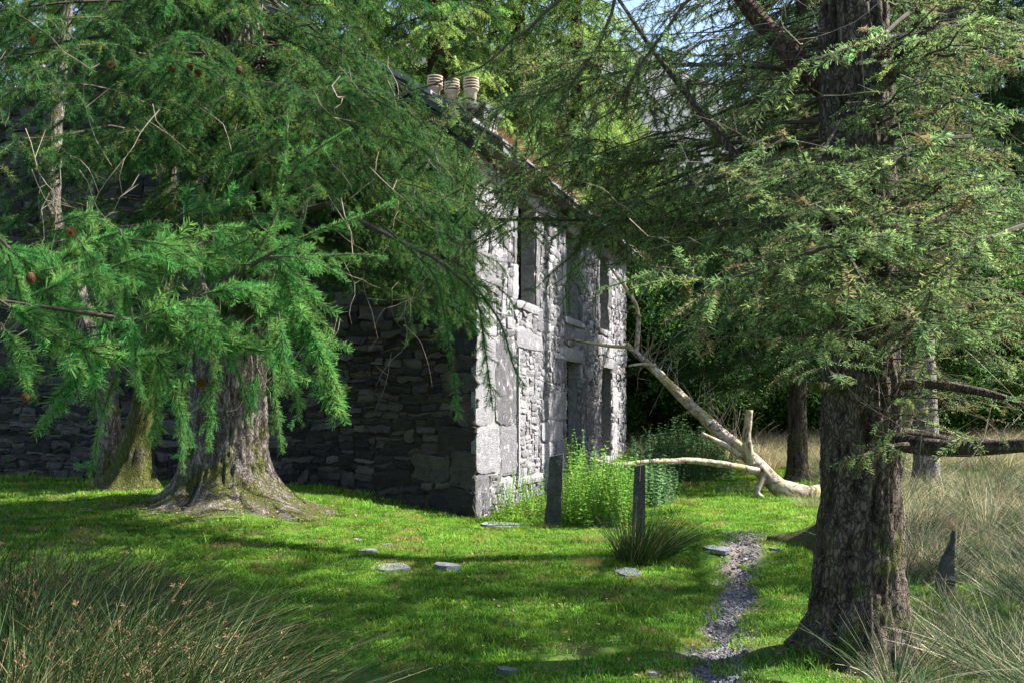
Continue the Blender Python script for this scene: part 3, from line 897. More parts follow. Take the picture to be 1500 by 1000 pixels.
pot_body = MB(); lathe(pot_body, [(0.085, 0), (0.095, 0.02), (0.095, 0.29), (0.115, 0.31), (0.135, 0.33), (0.135, 0.345), (0.105, 0.35)] +
                       [(0.105, 0.54), (0.075, 0.545), (0.075, 0.3)])
pot_me = pot_body.mesh('chimney_pot', True, M['pot'])
ring = MB()
for k in range(4):
    z = 0.375 + 0.048 * k
    lathe(ring, [(0.106, z), (0.142 - 0.003 * k, z + 0.002), (0.144 - 0.003 * k, z + 0.018), (0.112, z + 0.026)])
neck = MB(); lathe(neck, [(0.1062, 0.352), (0.1085, 0.36), (0.1085, 0.545), (0.095, 0.547)]); neck_me = neck.mesh('pot_neck', True, M['neck'])
band_me = ring.mesh('band', True, M['pot_band'])
pots = []
for i, (lx, ly, lz) in enumerate([(-0.567, 1.4, 6.13), (-0.883, 1.4, 6.13), (-1.19, 1.42, 6.22)]):
    o = bpy.data.objects.new('chimney_pot', pot_me); col.objects.link(o); o.parent = stack; o.location = (lx, ly, lz); o.scale = (0.88,) * 3
    if i == 2: o.rotation_euler = (0.03, 0.06, 0)
    n_ = bpy.data.objects.new('pot_neck', neck_me); col.objects.link(n_); n_.parent = stack; n_.location = (lx, ly, lz); n_.scale = (0.88,) * 3
    if i == 2: n_.rotation_euler = (0.03, 0.06, 0)
    b_ = bpy.data.objects.new('chimney_band', band_me); col.objects.link(b_); b_.parent = stack; b_.location = (lx, ly, lz); b_.scale = (0.88,) * 3
    if i == 2: b_.rotation_euler = (0.03, 0.06, 0)

# dead fern and weeds growing on the eave
def tuft(mb, p, n, l, rng, w=0.006, up=0.6, lean=(0, 0, 0), tc=(0, 1), bend=0.5, seg=4):
    for _ in range(n):
        d = Vector((rng.randn() + lean[0], rng.randn() + lean[1], up + abs(rng.randn()) * 0.6 + lean[2])).normalized()
        q = Vector(p) + Vector((rng.randn() * l * 0.12, rng.randn() * l * 0.12, 0))
        ll = l * (0.5 + 0.7 * rng.rand())
        s = d.cross(Vector((rng.randn(), rng.randn(), 0.2))).normalized() * w * 0.5
        V = []; t0 = tc[0] + (tc[1] - tc[0]) * rng.rand()
        hz = Vector((d.x, d.y, 0)) * bend
        for k in range(seg + 1):
            t = k / seg
            c = q + d * ll * t + hz * ll * t * t * 0.6 - Vector((0, 0, 1)) * ll * t * t * bend * 0.35
            ws = s * (1 - t * 0.85)
            V += [c - ws, c + ws]
        mb.add(V, [(2 * k, 2 * k + 1, 2 * k + 3, 2 * k + 2) for k in range(seg)], t0)
rngf = np.random.RandomState(77)
mbf = MB()
for k in range(70):
    yy = rngf.choice([rngf.uniform(0.8, 4.6), rngf.uniform(0.8, 8.5)])
    xx = rngf.uniform(-0.35, 0.25)
    tuft(mbf, (xx, yy, HE - xx * PITCH + 0.1), 26, 0.28, rngf, 0.016, 0.4, bend=0.9)
df = mbf.obj('dead_fern', M['deadfern']); df.parent = None
df.matrix_world = Matrix.Translation((-0.5, 13.8, 0)) @ Matrix.Rotation(-HA, 4, 'Z')
tag(df, 'russet dead fern growing along the eave of the stone house', 'fern')

# ------------------------------------------------------------------ trunks
def trunk_geo(mb, pts, rad, seg=40, step=0.05, roots=0, flare=0.0, fh=0.5, rough=0.02, seed=1, ridge=14, rootdir=None, plate=6.0, t0=0.2):
    pts = [Vector(p) for p in pts]
    ls = [0.0]
    for a, b in zip(pts[:-1], pts[1:]): ls.append(ls[-1] + (b - a).length)
    n = max(8, int(ls[-1] / step))
    T = np.linspace(0, ls[-1], n + 1)
    arr = np.array([tuple(p) for p in pts])
    def cr(vals, t):   # smooth interpolation
        return np.interp(t, ls, vals)
    C = np.stack([cr(arr[:, k], T) for k in range(3)], -1)
    if len(pts) > 2:   # soften corners
        for _ in range(6): C[1:-1] = (C[:-2] + C[1:-1] * 2 + C[2:]) / 4
    Rr = np.interp(T, ls, rad)
    tg = np.gradient(C, axis=0); tg /= np.linalg.norm(tg, axis=1)[:, None]
    a = np.cross(tg, np.array([0.0, 1.0, 0.15])); a /= np.linalg.norm(a, axis=1)[:, None]
    b = np.cross(tg, a)
    th = np.arange(seg) * 2 * math.pi / seg
    TH, TT = np.meshgrid(th, T)
    rr0 = Rr[:, None] * np.ones_like(TH)
    rng = np.random.RandomState(seed)
    if flare > 0:
        e = np.exp(-np.maximum(TT - t0, 0) / fh)
        lob = 0
        dirs = rootdir if rootdir else list(rng.rand(roots) * 2 * math.pi)
        for q in dirs:
            dd = np.abs(np.angle(np.exp(1j * (TH - q))))
            lob = lob + np.exp(-(dd / 0.38) ** 2)
        rr0 = rr0 + flare * e * (0.35 + 0.9 * lob * e)
    cx, sx = np.cos(TH), np.sin(TH)
    fur = 1 - np.abs(fbm(cx * ridge / 4 + seed, sx * ridge / 4, TT * plate * 0.35, 3)) * 1.7
    pl = fbm(cx * ridge / 2.5 + 9, sx * ridge / 2.5 + seed, TT * plate, 3)
    cr_ = fbm(cx * 1.2 + 3, sx * 1.2, TT * 0.9 + seed, 2)
    disp = rough * (0.9 * fur + 0.7 * pl) + rr0 * 0.05 * cr_
    RR = rr0 + disp
    V = C[:, None, :] + a[:, None, :] * (RR * cx)[..., None] + b[:, None, :] * (RR * sx)[..., None]
    V = V.reshape(-1, 3)
    Fc = [(i * seg + k, i * seg + (k + 1) % seg, (i + 1) * seg + (k + 1) % seg, (i + 1) * seg + k) for i in range(n) for k in range(seg)]
    Fc.append(tuple(n * seg + k for k in range(seg)))
    mb.add(V, Fc, np.clip(0.45 + 0.5 * fur * 0.6 + 0.4 * pl, 0, 1).ravel())
    return C, Rr
def sub(p, o): return [Vector(q) - Vector(o) for q in p]

# --- big larch on the left
LB = Vector((-3.30, 11.5, 0.38))
larch = empty('larch_tree', LB, 0, 'big larch with flared mossy trunk in front of the dark gable wall', 'tree')
mb = MB()
trunk_geo(mb, sub([(-3.3, 11.5, 0.1), (-3.3, 11.5, 0.9), (-3.27, 11.5, 1.8), (-3.25, 11.5, 3.2), (-3.2, 11.5, 7), (-3.2, 11.5, 14)], LB),
          [0.42, 0.40, 0.38, 0.34, 0.26, 0.10], 230, 0.03, 7, 0.64, 0.34, 0.055, 5, 24, [0.05, 0.9, 1.7, 2.5, 3.2, 4.1, 5.2], plate=5, t0=0.28)
mb.obj('trunk', M['bark_larch'], larch, True)

# --- spruce on the right
SB = Vector((2.17, 6.3, 0.0)); SB.z = gzf(2.17, 6.3)
spruce = empty('spruce_tree', SB, 0, 'thick dark spruce with scaly bark right of the slate path', 'tree')
mb = MB()
trunk_geo(mb, sub([(2.17, 6.3, -0.25), (2.19, 6.3, 0.3), (2.21, 6.3, 1.2), (2.20, 6.3, 2.4), (2.19, 6.32, 3.4), (2.17, 6.4, 5), (2.15, 6.5, 13)], SB),
          [0.25, 0.235, 0.215, 0.205, 0.20, 0.16, 0.05], 150, 0.028, 6, 0.24, 0.36, 0.034, 9, 16, [0.3, 1.3, 2.4, 3.3, 4.4, 5.4], plate=9)
mb.obj('trunk', M['bark_spruce'], spruce, True)

# --- second trunk close behind the spruce
def bare_tree(name, label, base, pts, rad, m, seg=48, flare=0.3, seed=3, step=0.06, rough=0.02, fh=0.4, roots=5):
    t = empty(name, base, 0, label, 'tree')
    mb = MB()
    trunk_geo(mb, sub(pts, base), rad, seg, step, roots, flare, fh, rough, seed)
    mb.obj('trunk', m, t, True)
    return t
b2 = G(1262, 812)
tr2 = bare_tree('spruce_tree', 'leaning mossy-rooted spruce hidden close behind the thick dark spruce', b2,
                [b2 + Vector((-0.05, 0, -0.2)), P(1280, 700, b2.y), P(1303, 600, b2.y + 0.1), P(1335, 450, b2.y + 0.2), P(1370, 200, b2.y + 0.3), P(1400, -300, b2.y + .4)],
                [0.26, 0.24, 0.22, 0.20, 0.17, 0.08], M['bark_mossy'], flare=0.34, seed=12, rough=0.03, roots=7)
b3 = G(1357, 716)
tr3 = bare_tree('spruce_tree', 'straight pale-barked trunk standing in the tawny grass on the right', b3,
                [b3 - Vector((0, 0, 0.2)), P(1357, 640, b3.y), P(1352, 500, b3.y), P(1352, 200, b3.y), P(1350, -300, b3.y)], [0.21, 0.2, 0.19, 0.17, 0.1], M['bark_pale'], flare=0.12, seed=14)
b4 = G(1168, 704)
tr4 = bare_tree('spruce_tree', 'slim dark trunk standing beyond the fallen birch root', b4,
                [b4 - Vector((0, 0, 0.2)), P(1168, 600, b4.y), P(1172, 400, b4.y), P(1175, 0, b4.y), P(1175, -200, b4.y)], [0.19, 0.17, 0.16, 0.12, 0.08], M['bark_spruce'], flare=0.12, seed=15)
# --- left trunks between the larch and the wall
b5 = Vector((-4.95, 12.7, gzf(-4.95, 12.7)))
tr5 = bare_tree('larch_tree', 'slender pale-streaked larch with moss-covered foot just left of the big larch', b5,
                [b5 + Vector((0, 0, -0.2)), P(205, 620, 12.7), P(235, 480, 12.7), P(246, 300, 12.7), P(248, 120, 12.7), P(246, -200, 12.8)], [0.17, 0.13, 0.10, 0.085, 0.075, 0.05], M['bark_mossy'], flare=0.2, rough=0.03, seed=16)
b6 = Vector((-5.33, 13.3, gzf(-5.33, 13.3)))
tr6 = bare_tree('larch_tree', 'crooked grey trunk near the left edge in front of the stone wall', b6,
                [b6 + Vector((0, 0, -0.2)), P(160, 600, 13.3), P(115, 430, 13.3), P(72, 310, 13.2), P(77, 195, 13.2), P(90, 60, 13.2), P(120, -200, 13)], [0.15, 0.12, 0.10, 0.12, 0.11, 0.09, 0.05], M['bark_larch'], flare=0.1, seed=17)
b7 = Vector((-2.2, 17.5, 0))

# ------------------------------------------------------------------ conifer branching
class Crown:
    def __init__(s): s.items = []; s.tw = MB()
def bez(p0, p1, p2, n):
    return [p0 * (1 - t) ** 2 + p1 * 2 * t * (1 - t) + p2 * t * t for t in [i / n for i in range(n + 1)]]
UP = Vector((0, 0, 1))
def strands(cr, pts, rng, npick, scale=1.0, p_keep=1.0, unit=0.15, t0=0.0, roll=None):
    """lay needle strands end to end along a polyline"""
    for a, b in zip(pts[:-1], pts[1:]):
        L = (b - a).length
        k = max(1, int(round(L / (unit * scale))))
        for i in range(k):
            if rng.rand() > p_keep: continue
            p = a.lerp(b, i / k)
            q = quat_along(b - a, rng.uniform(-0.5, 0.5) if roll is None else rng.uniform(-roll, roll))
            cr.items.append((p, q.to_euler(), L / k / unit * 1.04 if L / k / unit < scale * 1.6 else scale, int(rng.randint(npick))))
def grow_limb(cr, pts, rng, npick, sec_len=0.8, sec_step=0.14, droop=0.5, ter_len=0.26, ter_step=0.09, start=0.15, r0=0.03, keep=1.0, scale=1.0, spread=55, taper=0.55):
    """a limb with side branches and their twigs, needle strands along all"""
    n = len(pts)
    ls = [0.0]
    for a, b in zip(pts[:-1], pts[1:]): ls.append(ls[-1] + (b - a).length)
    LT = ls[-1]
    def at(s):
        for i in range(n - 1):
            if s <= ls[i + 1] or i == n - 2:
                t = (s - ls[i]) / max(1e-6, ls[i + 1] - ls[i])
                return pts[i].lerp(pts[i + 1], t), (pts[i + 1] - pts[i]).normalized()
    cr.tw.tube(pts, [r0 * (1 - 0.88 * i / (n - 1)) for i in range(n)], 6, c=0.3)
    s = LT * start; side = 1
    while s < LT:
        t = s / LT
        p, tg = at(s)
        L2 = sec_len * (0.35 + 0.65 * (1 - t) ** taper) * rng.uniform(0.55, 1.25)
        L2 = min(L2, LT - s + 0.35)
        lat = tg.cross(UP)
        if lat.length < 0.2: lat = Vector((rng.randn(), rng.randn(), 0))
        lat.normalize()
        an = R(spread + rng.randn() * 12)
        d = (tg * math.cos(an) + lat * side * math.sin(an) + UP * rng.uniform(-0.25, 0.15)).normalized()
        side = -side if rng.rand() < 0.85 else side
        m = max(3, int(L2 / 0.14))
        q = [p]
        dd = d.copy()
        for k in range(m):
            dd = (dd - UP * droop * (0.35 + 0.65 * k / m) * 0.5 + Vector(rng.randn(3)) * 0.05).normalized()
            q.append(q[-1] + dd * L2 / m)
        cr.tw.tube(q, [r0 * 0.22 * (1 - 0.7 * i / m) + 0.0015 for i in range(m + 1)], 3, c=0.5, cap=False)
        strands(cr, q[1:], rng, npick, scale, keep)
        s3 = L2 * 0.18; sd3 = 1
        while s3 < L2 * 0.95:
            f = s3 / L2 * m; i = min(int(f), m - 1)
            pp = q[i].lerp(q[i + 1], f - i); tt = (q[i + 1] - q[i]).normalized()
            l3 = ter_len * rng.uniform(0.45, 1.2) * (1 - 0.55 * s3 / L2)
            la = tt.cross(UP)
            if la.length < 0.2: la = lat.copy()
            la.normalize()
            d3 = (tt * 0.75 + la * sd3 * 0.65 - UP * droop * rng.uniform(0.1, 0.9) + Vector(rng.randn(3)) * 0.1).normalized()
            e = pp + d3 * l3 * 0.55; e2 = e + (d3 - UP * droop * 0.5).normalized() * l3 * 0.45
            if rng.rand() < keep: strands(cr, [pp, e, e2] if l3 > 0.22 else [pp, e2], rng, npick, scale, 1.0)
            sd3 = -sd3
            s3 += ter_step * rng.uniform(0.7, 1.4)
        s += sec_step * rng.uniform(0.6, 1.4)
    strands(cr, pts[int(n * 0.6):], rng, npick, scale, keep)
def finish(cr, parent, masters, tm=None, twname='twigs'):
    org = parent.location
    o = cr.tw.obj(twname, tm or M['twig'], parent)
    for v in (o,): v.location = -org; o['kind'] = 'stuff'
    f = scatter('foliage', cr.items, masters, parent); f.location = -org
    return f

# ---- larch crown
rng = np.random.RandomState(42)
LX = [-80, 0, 60, 130, 160, 200, 290, 330, 400, 440, 470, 500, 520, 600, 640, 700, 740, 765]
LY = [640, 640, 600, 640, 540, 560, 600, 520, 590, 560, 560, 540, 440, 400, 560, 560, 540, 330]
cr = Crown()
def larch_limb(px, py, d, r0=0.03, **kw):
    T = P(px, py, d)
    base = Vector((-3.25, 11.5, 0))
    hd = (Vector((T.x, T.y, 0)) - base).length
    S = Vector((-3.25, 11.5, T.z + 0.25 + 0.12 * hd + rng.uniform(0, 0.5)))
    mid = S.lerp(T, 0.6) + Vector((0, 0, 0.22 * hd * 0.5 + 0.1))
    pts = bez(S, mid, T, 10)
    for i in range(1, 10): pts[i] = pts[i] + Vector(rng.randn(3)) * 0.03
    grow_limb(cr, pts, rng, 4, r0=r0, start=0.3, **kw)
tips = []
for k in range(122):
    px = rng.uniform(-90, 745)
    lim = np.interp(px, LX, LY) - 70
    up = -60 if px < 560 else np.interp(px, [560, 640, 700, 760], [30, 150, 230, 330])
    if lim < up + 20: continue
    py = lim - (lim - up) * rng.rand() ** 1.15
    d = rng.uniform(6.2, 12.5) if px < 560 else rng.uniform(8.5, 12.2)
    larch_limb(px, py, d, r0=0.016, sec_len=0.7, droop=0.9, sec_step=0.19, ter_step=0.13)
for k in range(70):
    px = rng.uniform(430, 735); py = rng.uniform(np.interp(px, [430, 560, 700, 740], [-40, 130, 215, 300]), np.interp(px, LX, LY) - 80)
    larch_limb(px, py, rng.uniform(9.5, 12.3), r0=0.014, sec_len=0.5, droop=0.9, sec_step=0.16, ter_step=0.12)
# crown above the frame, which shades the gable
for k in range(70):
    z = rng.uniform(5.5, 13); a = rng.rand() * 2 * math.pi
    r = (14.5 - z) * 0.38 * rng.uniform(0.7, 1.1)
    S = Vector((-3.22, 11.5, z)); T = S + Vector((math.cos(a) * r, math.sin(a) * r, -0.25 * r))
    grow_limb(cr, bez(S, S.lerp(T, 0.5) + UP * 0.3, T, 6), rng, 3, sec_len=0.7, droop=0.8, sec_step=0.3, ter_step=0.18, ter_len=0.4, start=0.2, scale=1.5)
for k in range(34):     # sprays before the roof verge and the chimney foot
    px = rng.uniform(520, 720); py = np.interp(px, [520, 600, 700, 720], [40, 160, 225, 250]) + rng.uniform(5, 110)
    larch_limb(px, py, rng.uniform(10.5, 12.6), r0=0.012, sec_len=0.4, droop=0.9, sec_step=0.14, ter_step=0.11)
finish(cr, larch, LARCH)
# near sprays, bright, between 3.5 and 5 m
hc = Crown()
def hero(pl, w=0.10, dens=1.0, r0=0.008):
    pts = [P(*p) for p in pl]
    q = [pts[0]]
    for i in range(len(pts) - 1):
        for k in range(1, 5): q.append(pts[i].lerp(pts[i + 1], k / 4))
    for _ in range(2): q = [q[0]] + [(q[i - 1] + q[i] * 2 + q[i + 1]) / 4 for i in range(1, len(q) - 1)] + [q[-1]]
    hc.tw.tube(q, [r0 * (1 - 0.8 * i / (len(q) - 1)) + 0.001 for i in range(len(q))], 5, c=0.4)
    strands(hc, q, rng, 2, 1.0, 1.0, roll=3)
    n = len(q)
    for i in range(1, n - 1):
        tg = (q[i + 1] - q[i - 1]).normalized()
        for _ in range(int(2 * dens)):
            dv = (tg * 1.0 + Vector(rng.randn(3)) * 0.45 - UP * 0.25).normalized()
            l = w * rng.uniform(0.5, 1.3) * (1.1 - 0.7 * i / n)
            strands(hc, [q[i], q[i] + dv * l], rng, 2, 0.9, 1.0, roll=3)
D = 5.2
hero([(300, 430, D), (370, 380, D), (405, 320, D), (416, 250, D), (420, 190, D), (427, 142, D)], 0.11, 1)
hero([(405, 300, D), (430, 245, D), (470, 215, D), (514, 188, D)], 0.10, 1)
hero([(330, 405, D), (400, 370, D), (470, 335, D), (530, 318, D), (582, 296, D)], 0.11, 1)
hero([(380, 380, D), (450, 378, D), (510, 372, D), (566, 377, D)], 0.10, 1)
hero([(400, 370, D), (425, 420, D), (450, 480, D), (478, 540, D), (500, 600, D)], 0.26, 2.5)
hero([(300, 470, 5.6), (360, 500, 5.6), (420, 545, 5.6), (510, 568, 5.6)], 0.14, 1.4)
hero([(400, 400, 5.4), (390, 470, 5.4), (400, 560, 5.4), (412, 660, 5.4)], 0.16, 1)
hero([(50, 440, D), (80, 385, D), (150, 345, D), (240, 330, D)], 0.16, 2)
hero([(150, 400, D), (220, 380, D), (300, 375, D), (370, 350, D)], 0.18, 2)
hero([(0, 350, D), (50, 400, D), (90, 470, D), (110, 560, D), (60, 620, D)], 0.2, 2)
hero([(0, 440, 4.8), (60, 480, 4.8), (140, 520, 4.8), (260, 520, 4.8)], 0.2, 2)
hero([(200, 350, D), (180, 420, D), (190, 500, D), (150, 600, D), (132, 705, D)], 0.14, 1.3)
hero([(260, 400, D), (240, 480, D), (230, 560, D), (225, 640, D)], 0.2, 2)
hero([(290, 420, D), (275, 520, D), (262, 600, D), (268, 690, D)], 0.13, 1.3)
hero([(200, 470, D), (260, 480, D), (330, 500, D), (400, 520, D), (430, 480, D)], 0.14, 1.5)
hero([(560, 330, 7), (640, 400, 7), (655, 480, 7), (672, 610, 7)], 0.14, 1.2)
hero([(640, 380, 7), (700, 430, 7), (712, 520, 7), (722, 600, 7)], 0.18, 1.5)
hero([(680, 400, 7), (735, 470, 7), (752, 540, 7), (770, 565, 7)], 0.12, 1)
for k in range(60):
    px, py = rng.uniform(-30, 420), rng.uniform(300, 560); d = rng.uniform(4.5, 6.5)
    L = rng.uniform(60, 150) * 5 / d; a = rng.choice([rng.uniform(-0.4, 0.4), rng.uniform(1.0, 1.9)])
    q = [(px, py, d), (px + L * .5 * math.cos(a), py + L * .5 * math.sin(a) - 8, d), (px + L * math.cos(a), py + L * math.sin(a) + 10, d)]
    hero(q, 0.13, 1.2, 0.004)
# the limb that carries them, from the trunk
hc.tw.tube([P(330, 360, 11.3), P(300, 330, 9), P(290, 380, 7), P(300, 430, 5.2), P(200, 470, 5.0), P(0, 440, 4.8)], [0.03, 0.026, 0.022, 0.018, 0.012, 0.007], 8, c=0.4)
hc.tw.tube([P(300, 430, 5.2), P(400, 370, 5.2)], [0.016, 0.009], 6, c=0.4)
hc.tw.tube([P(360, 330, 11.3), P(480, 300, 9), P(640, 380, 7), P(700, 430, 7)], [0.04, 0.03, 0.015, 0.008], 6, c=0.4)
o = hc.tw.obj('near_twigs', M['twig'], larch); o.location = -LB; o['kind'] = 'stuff'
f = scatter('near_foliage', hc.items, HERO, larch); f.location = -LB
# bare pale twigs hanging under the larch
bt = MB()
for k in range(110):
    px, py, d = rng.uniform(0, 660), rng.uniform(60, 520), rng.uniform(6.0, 11)
    p = P(px, py, d); q = [p]; dv = Vector((rng.randn() * 0.5, rng.randn() * 0.5, -1)).normalized()
    for i in range(6):
        dv = (dv + Vector(rng.randn(3)) * 0.28).normalized(); q.append(q[-1] + dv * 0.11)
    bt.tube(q, [0.004, 0.0036, 0.0032, 0.003, 0.0024, 0.0016, 0.001], 3, cap=False)
    bt.tube([q[2], q[2] + Vector(rng.randn(3)) * 0.12], [0.003, 0.001], 3, cap=False)
o = bt.obj('bare_twigs', M['twigpale'], larch); o.location = -LB; o['kind'] = 'stuff'
# cones
cm = MB()
cv = []
for j in range(9):
    for k in range(9):
        a = 2 * math.pi * (k + 0.5 * (j % 2)) / 9; t = j / 8
        r = 0.016 * math.sin(math.pi * (0.12 + 0.8 * t)) + 0.003
        c0 = Vector((r * math.cos(a) * 0.7, r * math.sin(a) * 0.7, t * 0.036))
        out = Vector((math.cos(a), math.sin(a), 0.6)) * 0.008; sd_ = Vector((-math.sin(a), math.cos(a), 0)) * 0.006
        cm.add([c0 - sd_, c0 + sd_, c0 + out + sd_ * 0.6, c0 + out - sd_ * 0.6, c0 + out * 0.4 + UP * 0.004], [(0, 1, 4), (1, 2, 4), (2, 3, 4), (3, 0, 4), (0, 3, 2, 1)], 0.5)
lathe(cm, [(0.003, 0), (0.011, 0.01), (0.012, 0.022), (0.002, 0.037)], 8, 0.1)
cone_me = cm.mesh('cone', False, M['cone'])
for (px, py, d) in [(480, 568, 5.5), (105, 337, 5.0), (42, 573, 4.9), (294, 555, 5.3), (255, 97, 7), (278, 95, 7), (162, 93, 7), (352, 98, 7), (52, 58, 7), (290, 103, 7.2), (45, 400, 5)]:
    o = bpy.data.objects.new('cone', cone_me); col.objects.link(o); o.parent = larch; o.location = P(px, py, d) - LB
    o.scale = (1.25,) * 3; o.rotation_euler = (rng.uniform(2, 3.6), rng.uniform(-.5, .5), 0)

# ---- spruce crown
rng = np.random.RandomState(43)
sc_ = Crown()
def limb_obj(name, pts, rad, m, parent, seg=14, rough=0.006, seed=1):
    mb = MB(); trunk_geo(mb, sub(pts, parent.location), rad, seg, 0.05, 0, 0, 0.4, rough, seed, ridge=6)
    return mb.obj(name, m, parent, True)
limb_obj('limb', [P(1262, 190, 6.35), P(1200, 120, 6.5), P(1140, 60, 6.7), P(1085, 0, 6.9), P(1060, -90, 7)], [0.085, 0.072, 0.06, 0.05, 0.03], M['bark_red'], spruce, seed=3)
limb_obj('limb', [P(1270, 170, 6.35), P(1300, 110, 6.2), P(1380, 30, 6.1), P(1480, -40, 6)], [0.06, 0.05, 0.04, 0.02], M['bark_spruce'], spruce, seed=4)
limb_obj('limb', [P(1275, 640, 6.3), P(1330, 650, 6.1), P(1400, 658, 5.9), P(1520, 650, 5.6)], [0.06, 0.052, 0.045, 0.035], M['bark_spruce'], spruce, seed=5)
limb_obj('limb', [P(1290, 630, 6.3), P(1350, 634, 6.4), P(1420, 650, 6.5)], [0.03, 0.022, 0.012], M['bark_spruce'], spruce, seed=6)
limb_obj('limb', [P(1290, 565, 6.3), P(1360, 560, 6.1), P(1450, 575, 5.9), P(1520, 600, 5.8)], [0.035, 0.026, 0.02, 0.01], M['bark_spruce'], spruce, seed=7)
limb_obj('limb', [P(1280, 520, 6.3), P(1360, 480, 6.3), P(1440, 440, 6.2), P(1520, 430, 6)], [0.04, 0.03, 0.02, 0.012], M['bark_red'], spruce, seed=8)
limb_obj('stub', [P(1240, 566, 6.25), P(1215, 566, 6.05), P(1190, 566, 5.9)], [0.034, 0.03, 0.028], M['bark_mossy'], spruce, seed=9)
limb_obj('limb', [P(1250, 330, 6.3), P(1160, 320, 6.5), P(1040, 330, 6.8), P(900, 322, 7.2), P(720, 322, 7.6)], [0.035, 0.028, 0.022, 0.014, 0.005], M['bark_spruce'], spruce, seed=10)
limb_obj('limb', [P(1250, 250, 6.3), P(1150, 270, 6.2), P(1105, 260, 6.2), P(1030, 170, 6.3), P(960, 80, 6.4), P(900, -10, 6.5)], [0.03, 0.022, 0.02, 0.016, 0.012, 0.006], M['bark_spruce'], spruce, seed=13)
for (px, py, d) in ():
    pass
def spruce_limb(px, py, d, **kw):
    T = P(px, py, d)
    base = Vector((2.2, 6.35, 0))
    hd = (Vector((T.x, T.y, 0)) - base).length
    S = Vector((2.2, 6.35, T.z - 0.05 + rng.uniform(-0.1, 0.25) + 0.05 * hd))
    mid = S.lerp(T, 0.5) + Vector((rng.randn() * 0.1, rng.randn() * 0.1, 0.03 * hd))
    pts = bez(S, mid, T, 10)
    wb = Vector((0, 0, 0))
    for i in range(1, 11): wb = wb + Vector(rng.randn(3)) * 0.035 * (0.4 + 0.3 * hd); pts[i] = pts[i] + wb
    grow_limb(sc_, pts, rng, 4, **kw)
SX = [800, 850, 920, 1000, 1100, 1200, 1320, 1400, 1520]
SY = [330, 370, 400, 470, 490, 500, 490, 520, 540]
for k in range(100):
    px = rng.uniform(740, 1620)
    lim = np.interp(px, SX, SY) - 20
    up = -40
    py = lim - (lim - up) * rng.rand() ** 1.0
    if px < 930:
        if rng.rand() < 0.5: continue
        py = rng.uniform(250, 350)
    if 930 < px < 1110 and py < 240: continue
    if 1150 < px < 1360 and py < 240: continue
    d = rng.uniform(4.6, 9.5)
    if px < 1000: d = rng.uniform(6.5, 9)
    spruce_limb(px, py, d, sec_len=0.55, sec_step=0.16, droop=0.4, ter_len=0.22, ter_step=0.12, keep=0.8, r0=0.016, start=0.25)
for k in range(46):      # thin sprays across the top middle, in front of the hill
    px = rng.uniform(760, 1190); py = rng.uniform(-60, 260)
    spruce_limb(px, py, rng.uniform(6.0, 9.5), sec_len=0.5, sec_step=0.2, droop=0.7, ter_len=0.18, ter_step=0.14, keep=0.75, r0=0.007, start=0.3)
for k in range(16):      # over the upper trunk
    px = rng.uniform(1330, 1560); py = rng.uniform(-60, 330)
    spruce_limb(px, py, rng.uniform(4.4, 6.2), sec_len=0.45, sec_step=0.14, droop=0.4, ter_len=0.2, ter_step=0.10, keep=0.8, r0=0.012, start=0.3)
for k in range(46):      # sprays on the side towards the camera, and to the right
    px = rng.uniform(1020, 1560); py = rng.uniform(210, np.interp(px, SX, SY) - 10)
    spruce_limb(px, py, rng.uniform(4.2, 6.0), sec_len=0.45, sec_step=0.11, droop=0.35, ter_len=0.2, ter_step=0.09, keep=0.85, r0=0.012, start=0.3)
for k in range(16):      # thin low sprays along the right edge
    spruce_limb(rng.uniform(1380, 1560), rng.uniform(500, 640), rng.uniform(4.8, 6.4), sec_len=0.4, sec_step=0.2, droop=0.5, ter_len=0.18, ter_step=0.14, keep=0.55, r0=0.007, start=0.35)
for k in range(22):      # more thin sprays before the hill
    spruce_limb(rng.uniform(840, 1120), rng.uniform(-40, 240), rng.uniform(6.5, 9.0), sec_len=0.5, sec_step=0.16, droop=0.9, ter_len=0.2, ter_step=0.11, keep=0.85, r0=0.006, start=0.4)
# crown above the frame
for k in range(34):
    z = rng.uniform(5.0, 13); a = rng.rand() * 2 * math.pi
    r = (14 - z) * 0.42 * rng.uniform(0.7, 1.1)
    S = Vector((2.18, 6.4, z)); T = S + Vector((math.cos(a) * r, math.sin(a) * r, -0.1 * r))
    grow_limb(sc_, bez(S, S.lerp(T, 0.5) + UP * 0.2, T, 6), rng, 3, sec_len=0.8, droop=0.35, sec_step=0.26, ter_step=0.16, ter_len=0.4, start=0.2, scale=1.5)
def lit_spray(pl, w=0.14, dens=1.5, r0=0.01):
    q = [P(*p) for p in pl]; pts = [q[0]]
    for a_, b_ in zip(q[:-1], q[1:]):
        for k in range(1, 4): pts.append(a_.lerp(b_, k / 3) + Vector(rng.randn(3)) * 0.008)
    sc_.tw.tube(pts, [r0 * (1 - 0.8 * i / (len(pts) - 1)) + 0.0015 for i in range(len(pts))], 5, c=0.4)
    strands(sc_, pts[2:], rng, 4, 1.1, 1.0, roll=3)
    for i in range(2, len(pts)):
        tg = (pts[i] - pts[i - 1]).normalized()
        for _ in range(int(2 * dens)):
            la = tg.cross(UP).normalized() * rng.choice([-1, 1])
            dv = (tg * 0.8 + la * 0.6 + Vector(rng.randn(3)) * 0.25 - UP * 0.3).normalized()
            strands(sc_, [pts[i], pts[i] + dv * w * rng.uniform(0.6, 1.5)], rng, 4, 1.1, 1.0)
lit_spray([(1400, 310, 5.0), (1300, 340, 4.8), (1220, 360, 4.6), (1130, 388, 4.5), (1050, 418, 4.4), (965, 400, 4.4)], 0.2, 1.6)
lit_spray([(1180, 372, 4.5), (1230, 362, 4.4), (1292, 343, 4.3)], 0.12, 1.5)
